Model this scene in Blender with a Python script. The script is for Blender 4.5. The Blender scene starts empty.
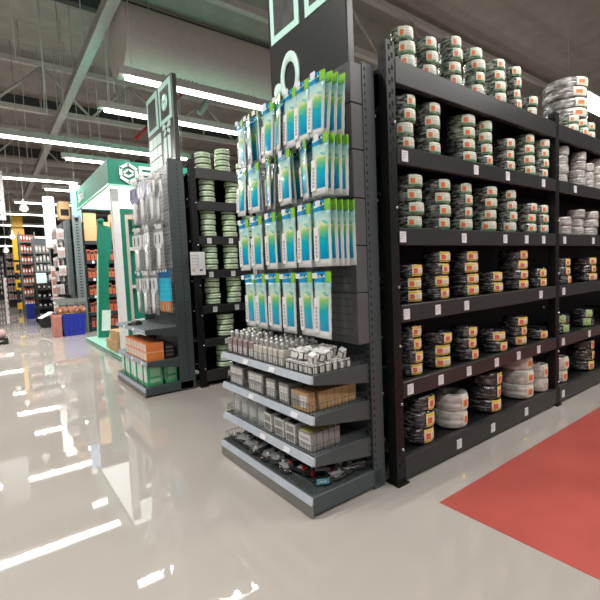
import bpy, bmesh, math, random
from mathutils import Vector, Matrix, Euler
random.seed(7)
SC = bpy.context.scene
COL = SC.collection
PI = math.pi

# ------------------------------------------------------------------ camera
cam_d = bpy.data.cameras.new('camera')
cam = bpy.data.objects.new('camera', cam_d)
COL.objects.link(cam)
cam_d.sensor_fit = 'HORIZONTAL'
cam_d.sensor_width = 36.0
cam_d.lens = 421.0 / 600.0 * 36.0
cam_d.clip_end = 200
def _n(v): return Vector(v).normalized()
_A = _n((-313, -16, 421)); _B = _n((569, -53.5, 421))     # aisle direction and rack direction seen from the camera
_m = (_A + _B).normalized(); _d = (_A - _B).normalized()
_A = (_m + _d).normalized(); _B = (_m - _d).normalized()
_U = _A.cross(_B).normalized()
if _U.y > 0: _U = -_U
right = Vector((_B.x, _A.x, _U.x)); upv = -Vector((_B.y, _A.y, _U.y)); back = -Vector((_B.z, _A.z, _U.z))
M = Matrix((right, upv, back)).transposed().to_4x4()
M.translation = Vector((0, 0, 1.5))
cam.matrix_world = M
SC.camera = cam

# ------------------------------------------------------------------ world, lights, exposure
SC.view_settings.view_transform = 'Standard'
SC.view_settings.look = 'None'
SC.view_settings.gamma = 1.0
SC.view_settings.use_curve_mapping = False
SC.view_settings.exposure = 0.12
SC.cycles.use_denoising = True
SC.cycles.max_bounces = 8
SC.cycles.sample_clamp_indirect = 6.0
W = bpy.data.worlds.new('world'); SC.world = W
W.use_nodes = True
W.node_tree.nodes['Background'].inputs[0].default_value = (1.0, 0.98, 0.95, 1)
W.node_tree.nodes['Background'].inputs[1].default_value = 0.34

def area(name, loc, sx, sy, power, col=(1.0, 0.97, 0.92)):
    l = bpy.data.lights.new(name, 'AREA'); l.shape = 'RECTANGLE'
    l.size = sx; l.size_y = sy; l.energy = power; l.color = col
    o = bpy.data.objects.new(name, l); COL.objects.link(o); o.location = loc
    o.visible_glossy = True
    return o
# daylight-white lamp rows under the roof (each sits just under its fixture)
LROWS = [  # y, x0, x1, z
    (-2.5, -3.5, 6.5, 5.6), (3.4, -4.5, 0.4, 5.6),
    (8.4, 1.96, 6.6, 4.6), (6.9, 1.95, 5.0, 4.6), (10.9, -3.1, 4.5, 4.6), (12.2, 1.84, 3.3, 4.6),
    (15.15, -2.1, 2.55, 4.6), (16.5, 1.8, 2.7, 4.6), (19.6, 1.1, 3.05, 4.6), (23.0, 0.7, 3.2, 4.6), (27.5, 0.7, 3.3, 4.6),
    (0.6, 3.2, 7.4, 4.6), (34.5, -3.0, 3.5, 4.6), (43.0, -3.0, 3.5, 4.6), (4.4, 11.4, 16.2, 5.52)]
LPOW = [250, 300, 240, 110, 360, 60, 250, 55, 100, 120, 130, 105, 300, 300, 620]
for (y, x0, x1, z), p in zip(LROWS, LPOW):
    area('lamp_row_light', ((x0 + x1) / 2, y, z - 0.09), x1 - x0, 0.11, p)

# ------------------------------------------------------------------ materials
MATS = {}
def mat(name, col, rough=0.5, metal=0.0, var=0.08, scale=12.0, bump=0.0, emit=0.0, coat=0.0, alpha=1.0, spec=0.5):
    if name in MATS: return MATS[name]
    m = bpy.data.materials.new(name); m.use_nodes = True
    nt = m.node_tree; b = nt.nodes['Principled BSDF']
    tc = nt.nodes.new('ShaderNodeTexCoord'); nz = nt.nodes.new('ShaderNodeTexNoise')
    nz.inputs['Scale'].default_value = scale; nz.inputs['Detail'].default_value = 3
    nt.links.new(tc.outputs['Object'], nz.inputs['Vector'])
    rp = nt.nodes.new('ShaderNodeValToRGB')
    rp.color_ramp.elements[0].position = 0.3; rp.color_ramp.elements[1].position = 0.7
    rp.color_ramp.elements[0].color = tuple(c * (1 - var) for c in col) + (1,)
    rp.color_ramp.elements[1].color = tuple(min(1, c * (1 + var)) for c in col) + (1,)
    nt.links.new(nz.outputs['Fac'], rp.inputs['Fac'])
    nt.links.new(rp.outputs['Color'], b.inputs['Base Color'])
    b.inputs['Roughness'].default_value = rough; b.inputs['Metallic'].default_value = metal
    b.inputs['Specular IOR Level'].default_value = spec
    b.inputs['Coat Weight'].default_value = coat; b.inputs['Coat Roughness'].default_value = 0.12
    b.inputs['Alpha'].default_value = alpha
    if emit > 0:
        nt.links.new(rp.outputs['Color'], b.inputs['Emission Color']); b.inputs['Emission Strength'].default_value = emit
    if bump > 0:
        bp = nt.nodes.new('ShaderNodeBump'); bp.inputs['Strength'].default_value = bump; bp.inputs['Distance'].default_value = 0.01
        nt.links.new(nz.outputs['Fac'], bp.inputs['Height']); nt.links.new(bp.outputs['Normal'], b.inputs['Normal'])
    MATS[name] = m
    return m

def film_mat(name, dark, light, thr, stretch=(9, 9, 30), rough=0.22):
    """cable in crinkled clear film: pale noise streaks paint in the film sheen, plus a crinkle bump"""
    m = bpy.data.materials.new(name); m.use_nodes = True
    nt = m.node_tree; b = nt.nodes['Principled BSDF']
    tc = nt.nodes.new('ShaderNodeTexCoord'); mp = nt.nodes.new('ShaderNodeMapping')
    mp.inputs['Scale'].default_value = stretch
    oi = nt.nodes.new('ShaderNodeObjectInfo')
    add = nt.nodes.new('ShaderNodeVectorMath'); add.operation = 'ADD'
    sc = nt.nodes.new('ShaderNodeMath'); sc.operation = 'MULTIPLY'; sc.inputs[1].default_value = 37.0
    nt.links.new(oi.outputs['Random'], sc.inputs[0])
    nz = nt.nodes.new('ShaderNodeTexNoise'); nz.inputs['Scale'].default_value = 2.2; nz.inputs['Detail'].default_value = 5
    nt.links.new(tc.outputs['Object'], mp.inputs['Vector'])
    nt.links.new(mp.outputs['Vector'], add.inputs[0]); nt.links.new(sc.outputs[0], add.inputs[1])
    nt.links.new(add.outputs[0], nz.inputs['Vector'])
    rp = nt.nodes.new('ShaderNodeValToRGB')
    rp.color_ramp.elements[0].position = thr; rp.color_ramp.elements[0].color = dark + (1,)
    rp.color_ramp.elements[1].position = thr + 0.24; rp.color_ramp.elements[1].color = light + (1,)  # pale end is the sheen of the film, painted into the colour
    nt.links.new(nz.outputs['Fac'], rp.inputs['Fac']); nt.links.new(rp.outputs['Color'], b.inputs['Base Color'])
    b.inputs['Roughness'].default_value = rough; b.inputs['Coat Weight'].default_value = 0.6; b.inputs['Coat Roughness'].default_value = 0.1
    bp = nt.nodes.new('ShaderNodeBump'); bp.inputs['Strength'].default_value = 0.6; bp.inputs['Distance'].default_value = 0.006
    nt.links.new(nz.outputs['Fac'], bp.inputs['Height']); nt.links.new(bp.outputs['Normal'], b.inputs['Normal'])
    MATS[name] = m
    return m

def print_mat(name, stops, z0, z1, rough=0.25):
    """printed card or film whose inks change along the height of the pack"""
    m = bpy.data.materials.new(name); m.use_nodes = True
    nt = m.node_tree; b = nt.nodes['Principled BSDF']
    tc = nt.nodes.new('ShaderNodeTexCoord'); sp = nt.nodes.new('ShaderNodeSeparateXYZ')
    nz = nt.nodes.new('ShaderNodeTexNoise'); nz.inputs['Scale'].default_value = 22
    mr = nt.nodes.new('ShaderNodeMapRange'); mr.inputs['From Min'].default_value = z0; mr.inputs['From Max'].default_value = z1
    ad = nt.nodes.new('ShaderNodeMath'); ad.operation = 'MULTIPLY_ADD'; ad.inputs[1].default_value = 0.34; nz.inputs['Detail'].default_value = 5
    sb = nt.nodes.new('ShaderNodeMath'); sb.operation = 'SUBTRACT'; sb.inputs[1].default_value = 0.17
    nt.links.new(tc.outputs['Object'], sp.inputs[0]); nt.links.new(tc.outputs['Object'], nz.inputs['Vector'])
    nt.links.new(sp.outputs['Z'], mr.inputs['Value'])
    nt.links.new(nz.outputs['Fac'], ad.inputs[0]); nt.links.new(mr.outputs[0], ad.inputs[2])
    nt.links.new(ad.outputs[0], sb.inputs[0])
    rp = nt.nodes.new('ShaderNodeValToRGB')
    els = rp.color_ramp.elements
    els[0].position, els[0].color = stops[0][0], stops[0][1] + (1,)
    els[1].position, els[1].color = stops[-1][0], stops[-1][1] + (1,)
    for p, c in stops[1:-1]:
        e = els.new(p); e.color = c + (1,)
    nt.links.new(sb.outputs[0], rp.inputs['Fac']); nt.links.new(rp.outputs['Color'], b.inputs['Base Color'])
    b.inputs['Roughness'].default_value = rough; b.inputs['Coat Weight'].default_value = 0.5
    MATS[name] = m
    return m

mat('rack_black', (0.009, 0.0095, 0.01), 0.4, var=0.2, spec=0.3)
mat('rack_beam', (0.032, 0.033, 0.035), 0.34, var=0.12, scale=5, spec=0.4)
mat('hole', (0.004, 0.004, 0.004), 0.8)
mat('bolt', (0.62, 0.62, 0.62), 0.3, 0.9)
mat('gondola', (0.06, 0.078, 0.081), 0.4, var=0.06, scale=4)
mat('gondola_dark', (0.045, 0.05, 0.052), 0.45, var=0.1)
mat('gondola_back', (0.13, 0.165, 0.17), 0.45, var=0.06)
mat('pegboard', (0.1, 0.103, 0.106), 0.35, var=0.05)
mat('pegboard_lit', (0.3, 0.305, 0.31), 0.35, var=0.05)  # pegboard again in a lighter colour, with the light on its front painted in
mat('board_grey', (0.5, 0.5, 0.49), 0.5, var=0.1, scale=3)
mat('shelf_steel', (0.12, 0.14, 0.145), 0.4, var=0.05)
mat('price_rail', (0.5, 0.55, 0.62), 0.25, var=0.06, coat=0.5)
mat('kick', (0.24, 0.235, 0.23), 0.3, 0.4, var=0.06)
mat('wire', (0.3, 0.3, 0.3), 0.3, 0.8)
mat('wire_dark', (0.1, 0.1, 0.1), 0.35, 0.6)
mat('tag_white', (0.8, 0.8, 0.83), 0.4, var=0.04, scale=90)
mat('ink', (0.12, 0.12, 0.14), 0.6)
mat('ink_grey', (0.42, 0.42, 0.46), 0.6)
mat('white', (0.83, 0.83, 0.82), 0.4, var=0.03)
mat('white_gloss', (0.85, 0.85, 0.85), 0.15, var=0.03, coat=0.5)
mat('clear_bag', (0.84, 0.86, 0.87), 0.12, var=0.1, scale=25, bump=0.5, coat=0.8)
mat('clear_film', (0.75, 0.78, 0.78), 0.1, var=0.12, scale=18, bump=0.4, coat=0.8, alpha=0.4)
mat('red_ink', (0.78, 0.13, 0.05), 0.35, var=0.1, scale=60)
mat('orange_ink', (0.82, 0.2, 0.06), 0.35, var=0.1, scale=60)
mat('yellow_label', (0.86, 0.62, 0.1), 0.35, var=0.08, scale=40)
mat('cream_label', (0.82, 0.76, 0.58), 0.35, var=0.1, scale=60)
mat('green_label', (0.72, 0.77, 0.64), 0.32, var=0.12, scale=40)
mat('green_band', (0.12, 0.36, 0.15), 0.32, var=0.2, scale=30)
mat('lime_label', (0.42, 0.62, 0.25), 0.35, var=0.2, scale=50)
mat('spool_green', (0.66, 0.83, 0.56), 0.35, var=0.14, scale=20, coat=0.4)
mat('spool_groove', (0.1, 0.2, 0.08), 0.5)
mat('mint', (0.6, 0.93, 0.83), 0.4, var=0.04)
mat('mint_pale', (0.68, 0.92, 0.84), 0.4, var=0.04)
mat('sign_dark', (0.035, 0.037, 0.037), 0.35)
mat('sign_photo', (0.09, 0.095, 0.095), 0.3, var=0.3, scale=8)
mat('booth_green', (0.01, 0.2, 0.13), 0.55, var=0.06, spec=0.35)
mat('booth_edge', (0.35, 0.68, 0.55), 0.3)
mat('lit_soffit', (1.0, 1.0, 0.98), 0.5, var=0.0, emit=2.4)
mat('tube_glow', (1.0, 0.98, 0.94), 0.5, var=0.0, emit=9.0)
mat('roof_glow', (1.0, 0.99, 0.97), 0.5, var=0.0, emit=5.0)
mat('bulb_glow', (1.0, 0.98, 0.94), 0.5, var=0.0, emit=0.9)
mat('roof_steel', (0.36, 0.315, 0.29), 0.5, 0.0, var=0.12, scale=2)
mat('truss_steel', (0.62, 0.58, 0.55), 0.5, 0.1)
mat('tray_steel', (0.42, 0.41, 0.4), 0.5, 0.1)
mat('cable_grey', (0.6, 0.6, 0.58), 0.5)
mat('duct_cloth', (0.62, 0.58, 0.53), 0.8, var=0.04, bump=0.1)
mat('kraft', (0.52, 0.33, 0.16), 0.7, var=0.1, scale=20)
mat('kraft_edge', (0.36, 0.21, 0.09), 0.7)
mat('orange_box', (0.85, 0.24, 0.06), 0.45, var=0.06)
mat('box_pale', (0.82, 0.72, 0.62), 0.5, var=0.12, scale=40)
mat('green_box', (0.08, 0.42, 0.2), 0.4, var=0.2, scale=14)
mat('box_grey', (0.3, 0.29, 0.285), 0.4, var=0.12, scale=30)
mat('pack_grey', (0.34, 0.33, 0.33), 0.4, var=0.2, scale=50)
mat('pack_pink', (0.3, 0.22, 0.22), 0.4, var=0.2, scale=50)
mat('pack_white', (0.72, 0.71, 0.69), 0.35, var=0.1, scale=60)
mat('pack_beige', (0.6, 0.57, 0.5), 0.35, var=0.1, scale=60)
mat('hardware', (0.5, 0.5, 0.49), 0.32, 0.35, var=0.2, scale=40)
mat('black_plastic', (0.02, 0.02, 0.021), 0.3, var=0.2)
mat('black_gloss', (0.03, 0.03, 0.03), 0.14, var=0.3, coat=0.6)
mat('yellow_cap', (0.62, 0.6, 0.12), 0.4)
mat('red_plastic', (0.55, 0.03, 0.03), 0.3)
mat('blue_tag', (0.12, 0.5, 0.66), 0.35)
mat('blue_bin', (0.012, 0.024, 0.3), 0.35, var=0.1)
mat('pink_bin', (0.48, 0.2, 0.17), 0.45, var=0.12)
mat('orange_goods', (0.62, 0.22, 0.1), 0.4, var=0.3, scale=9)
mat('redpack', (0.45, 0.1, 0.05), 0.4, var=0.3, scale=12)
mat('grey_goods', (0.42, 0.4, 0.4), 0.35, var=0.3, scale=10)
mat('pinkgrey', (0.36, 0.24, 0.23), 0.6, var=0.2)
mat('yellow_steel', (0.8, 0.46, 0.01), 0.4, var=0.06)
mat('blue_banner', (0.2, 0.38, 0.6), 0.5, var=0.25, scale=1.4)
mat('lilac', (0.42, 0.42, 0.56), 0.25, var=0.2, scale=25, coat=0.4)
mat('brush_blue', (0.04, 0.52, 0.74), 0.3, var=0.15, scale=20)
mat('brush_cap', (0.03, 0.16, 0.4), 0.3)
mat('pale_green', (0.35, 0.62, 0.4), 0.35)
mat('yellow_tape', (0.62, 0.55, 0.3), 0.5)
mat('back_dark', (0.012, 0.012, 0.013), 0.7)
mat('wall_grey', (0.5, 0.48, 0.46), 0.7)
mat('header_blue', (0.02, 0.3, 0.62), 0.25, var=0.2, scale=18, coat=0.5)
mat('header_green', (0.25, 0.56, 0.05), 0.25, var=0.15, scale=20, coat=0.5)
mat('thin_film', (0.85, 0.87, 0.88), 0.1, var=0.1, scale=18, bump=0.4, coat=0.8, alpha=0.16)
mat('tool_white', (0.84, 0.85, 0.86), 0.2, var=0.08, scale=25, coat=0.5)
film_mat('film_black', (0.022, 0.022, 0.024), (0.3, 0.3, 0.3), 0.5)
film_mat('film_dark', (0.03, 0.034, 0.03), (0.42, 0.45, 0.41), 0.44)
film_mat('film_green', (0.05, 0.07, 0.05), (0.5, 0.56, 0.47), 0.42)
film_mat('film_white', (0.45, 0.44, 0.41), (0.74, 0.73, 0.7), 0.38, (6, 6, 10))
film_mat('film_pale', (0.3, 0.29, 0.27), (0.58, 0.56, 0.53), 0.4, (6, 6, 10))
film_mat('film_grey', (0.16, 0.155, 0.15), (0.62, 0.6, 0.58), 0.42, (7, 7, 10))
print_mat('print_panel', [(0.0, (0.0, 0.3, 0.55)), (0.32, (0.0, 0.42, 0.62)), (0.52, (0.01, 0.45, 0.47)), (0.66, (0.14, 0.55, 0.26)), (0.8, (0.34, 0.62, 0.16)), (0.88, (0.75, 0.78, 0.5)), (0.93, (0.05, 0.5, 0.5)), (1.0, (0.62, 0.8, 0.7))], -0.33, -0.1)
print_mat('pouch', [(0.0, (0.8, 0.82, 0.83)), (0.55, (0.8, 0.83, 0.82)), (0.72, (0.66, 0.8, 0.68)), (0.86, (0.45, 0.72, 0.68)), (1.0, (0.3, 0.6, 0.66))], -0.38, -0.03, 0.14)

def floor_mat():
    m = bpy.data.materials.new('polished_floor'); m.use_nodes = True
    nt = m.node_tree; b = nt.nodes['Principled BSDF']
    tc = nt.nodes.new('ShaderNodeTexCoord')
    n1 = nt.nodes.new('ShaderNodeTexNoise'); n1.inputs['Scale'].default_value = 0.9; n1.inputs['Detail'].default_value = 6
    rp = nt.nodes.new('ShaderNodeValToRGB')
    rp.color_ramp.elements[0].position = 0.3; rp.color_ramp.elements[0].color = (0.43, 0.395, 0.36, 1)
    rp.color_ramp.elements[1].position = 0.75; rp.color_ramp.elements[1].color = (0.48, 0.45, 0.415, 1)
    nt.links.new(tc.outputs['Object'], n1.inputs['Vector']); nt.links.new(n1.outputs['Fac'], rp.inputs['Fac'])
    nt.links.new(rp.outputs['Color'], b.inputs['Base Color'])
    r2 = nt.nodes.new('ShaderNodeMapRange'); r2.inputs['To Min'].default_value = 0.015; r2.inputs['To Max'].default_value = 0.035
    nt.links.new(n1.outputs['Fac'], r2.inputs['Value']); nt.links.new(r2.outputs[0], b.inputs['Roughness'])
    n2 = nt.nodes.new('ShaderNodeTexNoise'); n2.inputs['Scale'].default_value = 1.6; n2.inputs['Detail'].default_value = 2
    bp = nt.nodes.new('ShaderNodeBump'); bp.inputs['Strength'].default_value = 0.015; bp.inputs['Distance'].default_value = 0.01
    nt.links.new(tc.outputs['Object'], n2.inputs['Vector']); nt.links.new(n2.outputs['Fac'], bp.inputs['Height'])
    nt.links.new(bp.outputs['Normal'], b.inputs['Normal'])
    b.inputs['Specular IOR Level'].default_value = 0.55
    MATS['floor'] = m
    return m
floor_mat()
mat('red_paint', (0.47, 0.095, 0.078), 0.35, var=0.1, scale=2.5, spec=0.35)

# ------------------------------------------------------------------ mesh builder
class MB:
    def __init__(s): s.v = []; s.f = []; s.m = []; s.sm = []
    def add(s, vs, fs, mi=0, smooth=False):
        o = len(s.v); s.v += [tuple(p) for p in vs]
        for f in fs: s.f.append(tuple(o + i for i in f)); s.m.append(mi); s.sm.append(smooth)
        return s
    def box(s, c, d, mi=0, rot=None, bev=0.0):
        x, y, z = d[0] / 2, d[1] / 2, d[2] / 2
        if bev > 0:
            b = min(bev, x * .45, y * .45, z * .45)
            bm = bmesh.new(); bmesh.ops.create_cube(bm, size=1.0)
            for v in bm.verts: v.co = Vector((v.co.x * d[0], v.co.y * d[1], v.co.z * d[2]))
            bmesh.ops.bevel(bm, geom=list(bm.edges), offset=b, segments=1, affect='EDGES')
            bm.verts.index_update()
            vs = [v.co.copy() for v in bm.verts]; fs = [[v.index for v in f.verts] for f in bm.faces]; bm.free()
        else:
            vs = [Vector(p) for p in ((-x, -y, -z), (x, -y, -z), (x, y, -z), (-x, y, -z), (-x, -y, z), (x, -y, z), (x, y, z), (-x, y, z))]
            fs = [(0, 3, 2, 1), (4, 5, 6, 7), (0, 1, 5, 4), (1, 2, 6, 5), (2, 3, 7, 6), (3, 0, 4, 7)]
        if rot is not None:
            R = Euler(rot).to_matrix(); vs = [R @ v for v in vs]
        c = Vector(c)
        return s.add([v + c for v in vs], fs, mi)
    def bb(s, x0, x1, y0, y1, z0, z1, mi=0, bev=0.0):
        return s.box(((x0 + x1) / 2, (y0 + y1) / 2, (z0 + z1) / 2), (abs(x1 - x0), abs(y1 - y0), abs(z1 - z0)), mi, None, bev)
    def tube(s, pts, r, seg=6, mi=0, smooth=True):
        pts = [Vector(p) for p in pts]; rings = []
        for i, p in enumerate(pts):
            t = (pts[min(i + 1, len(pts) - 1)] - pts[max(i - 1, 0)]).normalized()
            a = t.orthogonal().normalized() if i == 0 else (a - t * a.dot(t)).normalized()
            b = t.cross(a)
            rings.append([p + (a * math.cos(2 * PI * k / seg) + b * math.sin(2 * PI * k / seg)) * r for k in range(seg)])
        vs = [v for rg in rings for v in rg]; fs = []
        for i in range(len(pts) - 1):
            for k in range(seg):
                k2 = (k + 1) % seg
                fs.append((i * seg + k, i * seg + k2, (i + 1) * seg + k2, (i + 1) * seg + k))
        fs.append(tuple(range(seg))[::-1]); fs.append(tuple((len(pts) - 1) * seg + k for k in range(seg)))
        return s.add(vs, fs, mi, smooth)
    def lathe(s, prof, seg=24, c=(0, 0, 0), mi=0, a0=0.0, a1=2 * PI, mis=None, smooth=True, axis='z', closed=False):
        full = abs(a1 - a0 - 2 * PI) < 1e-6
        n = seg if full else seg + 1; vs = []
        for (r, z) in prof:
            for k in range(n):
                a = a0 + (a1 - a0) * k / seg
                p = (r * math.cos(a), r * math.sin(a), z)
                if axis == 'x': p = (z, r * math.cos(a), r * math.sin(a))
                if axis == 'y': p = (r * math.cos(a), -z, r * math.sin(a))
                vs.append((p[0] + c[0], p[1] + c[1], p[2] + c[2]))
        o = len(s.v); s.v += vs
        m = len(prof)
        for i in range(m if closed else m - 1):
            i2 = (i + 1) % m
            for k in range(seg):
                k2 = (k + 1) % n
                s.f.append((o + i * n + k, o + i * n + k2, o + i2 * n + k2, o + i2 * n + k))
                s.m.append(mis[i] if mis else mi); s.sm.append(smooth)
        return s
    def prism(s, poly, axis, a, b, mi=0):
        """poly of 2-D points extruded along axis from a to b. axis x: (y,z); y: (x,z); z: (x,y)"""
        def P(p, t):
            return {'x': (t, p[0], p[1]), 'y': (p[0], t, p[1]), 'z': (p[0], p[1], t)}[axis]
        n = len(poly); vs = [P(p, a) for p in poly] + [P(p, b) for p in poly]
        fs = [tuple(range(n))[::-1], tuple(range(n, 2 * n))] + [(i, (i + 1) % n, n + (i + 1) % n, n + i) for i in range(n)]
        return s.add(vs, fs, mi)
    def mesh(s, name, mats):
        me = bpy.data.meshes.new(name); me.from_pydata(s.v, [], s.f)
        for m in mats: me.materials.append(MATS[m])
        me.polygons.foreach_set('material_index', s.m); me.polygons.foreach_set('use_smooth', s.sm)
        bm = bmesh.new(); bm.from_mesh(me); bmesh.ops.recalc_face_normals(bm, faces=bm.faces); bm.to_mesh(me); bm.free()
        me.update(); return me
    def build(s, name, mats, parent=None, loc=(0, 0, 0), rot=(0, 0, 0)):
        if isinstance(mats, str): mats = [mats]
        o = bpy.data.objects.new(name, s.mesh(name, mats)); COL.objects.link(o)
        o.location = loc; o.rotation_euler = rot
        if parent is not None: o.parent = parent
        return o

def tag(o, label, cat=None, group=None, kind=None):
    if label: o['label'] = label
    if cat: o['category'] = cat
    if group: o['group'] = group
    if kind: o['kind'] = kind
    return o
def thing(name, label, cat, loc=(0, 0, 0), rot=(0, 0, 0), group=None):
    o = bpy.data.objects.new(name, None); COL.objects.link(o); o.location = loc; o.rotation_euler = rot
    o.empty_display_size = 0.1
    return tag(o, label, cat, group)
def struct(o): o['kind'] = 'structure'; return o
def dup(root, loc, rot=None, label=None, scale=None, group=None):
    r = root.copy(); COL.objects.link(r); r.location = loc
    if rot is not None: r.rotation_euler = rot
    if scale is not None: r.scale = scale
    if label: r['label'] = label
    if group: r['group'] = group
    for ch in list(root.children):
        c = ch.copy(); COL.objects.link(c); c.parent = r
        for g in ch.children:
            d = g.copy(); COL.objects.link(d); d.parent = c
    return r
ORD = ['first', 'second', 'third', 'fourth', 'fifth', 'sixth', 'seventh', 'eighth', 'ninth', 'tenth', 'eleventh', 'twelfth', 'thirteenth', 'fourteenth']
class Proto:
    """a thing built once; the first use moves it, the following ones copy it with its parts"""
    def __init__(s, root): s.root = root; s.used = False
    def put(s, loc, rot=(0, 0, 0), label=None, scale=None, group=None):
        if s.used: return dup(s.root, loc, rot, label, scale, group)
        s.used = True; o = s.root; o.location = loc; o.rotation_euler = rot
        if scale is not None: o.scale = scale
        if label: o['label'] = label
        if group: o['group'] = group
        return o
def down(k, n):
    if n == 1: return 'only one'
    if k == n - 1: return 'topmost'
    if k == 0: return 'bottom one'
    return ['', 'second', 'third', 'fourth', 'fifth'][n - 1 - k] + ' down'

# ------------------------------------------------------------------ the building
struct(MB().bb(-30, 40, -20, 75, -0.1, 0).build('floor', 'floor'))
def roof():
    mb = MB(); prof = []
    x = -30.0
    ys = [(-20 + i * 0.3) for i in range(int(95 / 0.3) + 1)]
    pts = []
    for i, y in enumerate(ys):
        zz = 8.0 if (i // 2) % 2 == 0 else 8.09
        pts.append((y, zz))
    n = len(pts)
    vs = [(-30, p[0], p[1]) for p in pts] + [(40, p[0], p[1]) for p in pts]
    fs = [(i, i + 1, n + i + 1, n + i) for i in range(n - 1)]
    mb.add(vs, fs)
    return mb.build('ceiling', 'roof_steel')
struct(roof())
struct(MB().bb(-30, 40, 74.6, 75, 0, 8.1).build('wall_back', 'wall_grey'))
struct(MB().bb(39.6, 40, -20, 74.6, 0, 8.1).build('wall_right', 'wall_grey'))
struct(MB().bb(-30, -29.6, -20, 74.6, 0, 8.1).build('wall_left', 'wall_grey'))
# red painted floor zone in front of the cable rack and two scraps of tape
tag(MB().bb(2.19, 9.5, -2.2, 1.572, 0.0, 0.002).build('floor_marking', 'red_paint'), 'red painted zone on the grey floor in front of the cable rack', 'floor marking')
tag(MB().box((2.6, 1.66, 0.001), (0.085, 0.022, 0.002), 0, (0, 0, 0.5)).build('tape_scrap', 'yellow_tape'), 'small yellowish tape scrap on the floor nearer the hanging pack display', 'tape')
tag(MB().box((3.55, 1.68, 0.001), (0.08, 0.022, 0.002), 0, (0, 0, 0.1)).build('tape_scrap', 'yellow_tape'), 'small yellowish tape scrap further along the red zone edge', 'tape')

# roof trusses
def truss(Y, label, x0=-12, x1=22, zb=6.42, zt=7.75):
    t = thing('roof_truss', label, 'roof truss', (0, Y, 0), group='steel trusses under the roof')
    MB().bb(x0, x1, -0.07, 0.07, zb, zb + 0.14).build('bottom_chord', 'truss_steel', t)
    MB().bb(x0, x1, -0.07, 0.07, zt, zt + 0.14).build('top_chord', 'truss_steel', t)
    w = MB(); x = x0; k = 0; st = 1.25
    while x < x1 - st:
        a, b = (zb + 0.1, zt + 0.02) if k % 2 == 0 else (zt + 0.02, zb + 0.1)
        w.tube([(x, 0, a), (x + st, 0, b)], 0.04, 4)
        if k % 2: w.tube([(x, 0, zb + .1), (x, 0, zt)], 0.03, 4)
        x += st; k += 1
    w.build('web_bars', 'truss_steel', t)
truss(7.2, 'grey steel roof truss nearest the hanging packs, above the sign tops')
truss(14.6, 'grey steel roof truss crossing above the front of the green booth lights')
truss(21.0, 'grey steel roof truss crossing behind the long continuous light row')
truss(28.0, 'grey steel roof truss above the yellow tower')
truss(36.0, 'grey steel roof truss furthest down the main aisle')
# cross purlins
for i, Y in enumerate((10.6, 17.8, 24.5)):
    tag(MB().bb(-12, 22, Y - 0.09, Y + 0.09, 7.55, 7.97).build('roof_purlin', 'gondola_dark'),
        ['dark roof purlin over the green booth', 'dark roof purlin between the second and third trusses', 'dark roof purlin far down the aisle'][i], 'roof purlin', 'dark roof purlins')
# long cable tray along the aisle
t = thing('cable_tray', 'long grey cable tray running down the main aisle under the roof', 'cable tray', (2.0, 0, 6.0))
MB().bb(-0.09, 0.09, 5, 60, 0, 0.2).build('tray_channel', 'tray_steel', t)
for y in range(6, 60, 4): MB().tube([(0, y, 0.2), (0, y, 2.0)], 0.012, 5).build('hanger_rod', 'cable_grey', t)
# air duct
t = thing('air_duct', 'beige fabric air duct with rows of small holes under the roof', 'duct', (0, 8.15, 5.75))
MB().lathe([(0.62, 2.2), (0.62, 16.0)], 32, axis='x').lathe([(0.0, 2.2), (0.62, 2.2)], 32, axis='x').build('duct_sleeve', 'duct_cloth', t)
h = MB()
for x0 in (2.9, 4.2, 5.5, 6.8):
    for k in range(9):
        for r in (0, 1):
            a = math.radians(-118 + r * 7); x = x0 + k * 0.08 + r * 0.04
            h.box((x, math.cos(a) * 0.621, math.sin(a) * 0.621), (0.035, 0.02, 0.02), 0, (0, 0, 0))
h.build('vent_holes', 'hole', t)
# linear lights
LAB = ['long ceiling light behind the viewer over the main aisle', 'long ceiling light left over the main aisle near the pack display',
       'bright ceiling light row passing behind the mint icon sign', 'ceiling light row just under the beige air duct',
       'longest continuous ceiling light row crossing the cable tray', 'short ceiling light left of the green booth top', 'slanting ceiling light row further down the aisle',
       'short far ceiling light above the blue banner', 'warm far ceiling light above the white banner', 'far ceiling light beside the pendant lamp', 'far ceiling light over the yellow tower',
       'ceiling light row above the red floor zone in front of the coil rack',
       'long far ceiling light beyond the yellow tower', 'furthest ceiling light near the back wall', 'bright ceiling light row seen above the far coil rack bay']
for i, (y, x0, x1, z) in enumerate(LROWS):
    t = thing('ceiling_light', LAB[i], 'ceiling light', ((x0 + x1) / 2, y, z), group='linear ceiling lights')
    L = (x1 - x0) / 2; wide = 0.24 if i == 14 else 0.05
    MB().bb(-L - 0.1, L + 0.1, -wide - .02, wide + .02, 0.0, 0.12).build('light_housing', 'tray_steel', t)
    MB().bb(-L, L, -wide, wide, -0.045, 0.0).build('light_tube', 'tube_glow', t)
    nk = max(2, int(2 * L / 1.7))
    for k in range(nk):
        x = -L + 0.1 + (2 * L - 0.2) * k / (nk - 1)
        MB().tube([(x, 0, 0.12), (x, 0, 8.0 - z)], 0.007, 4).build('suspension_cable', 'cable_grey', t)
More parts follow.
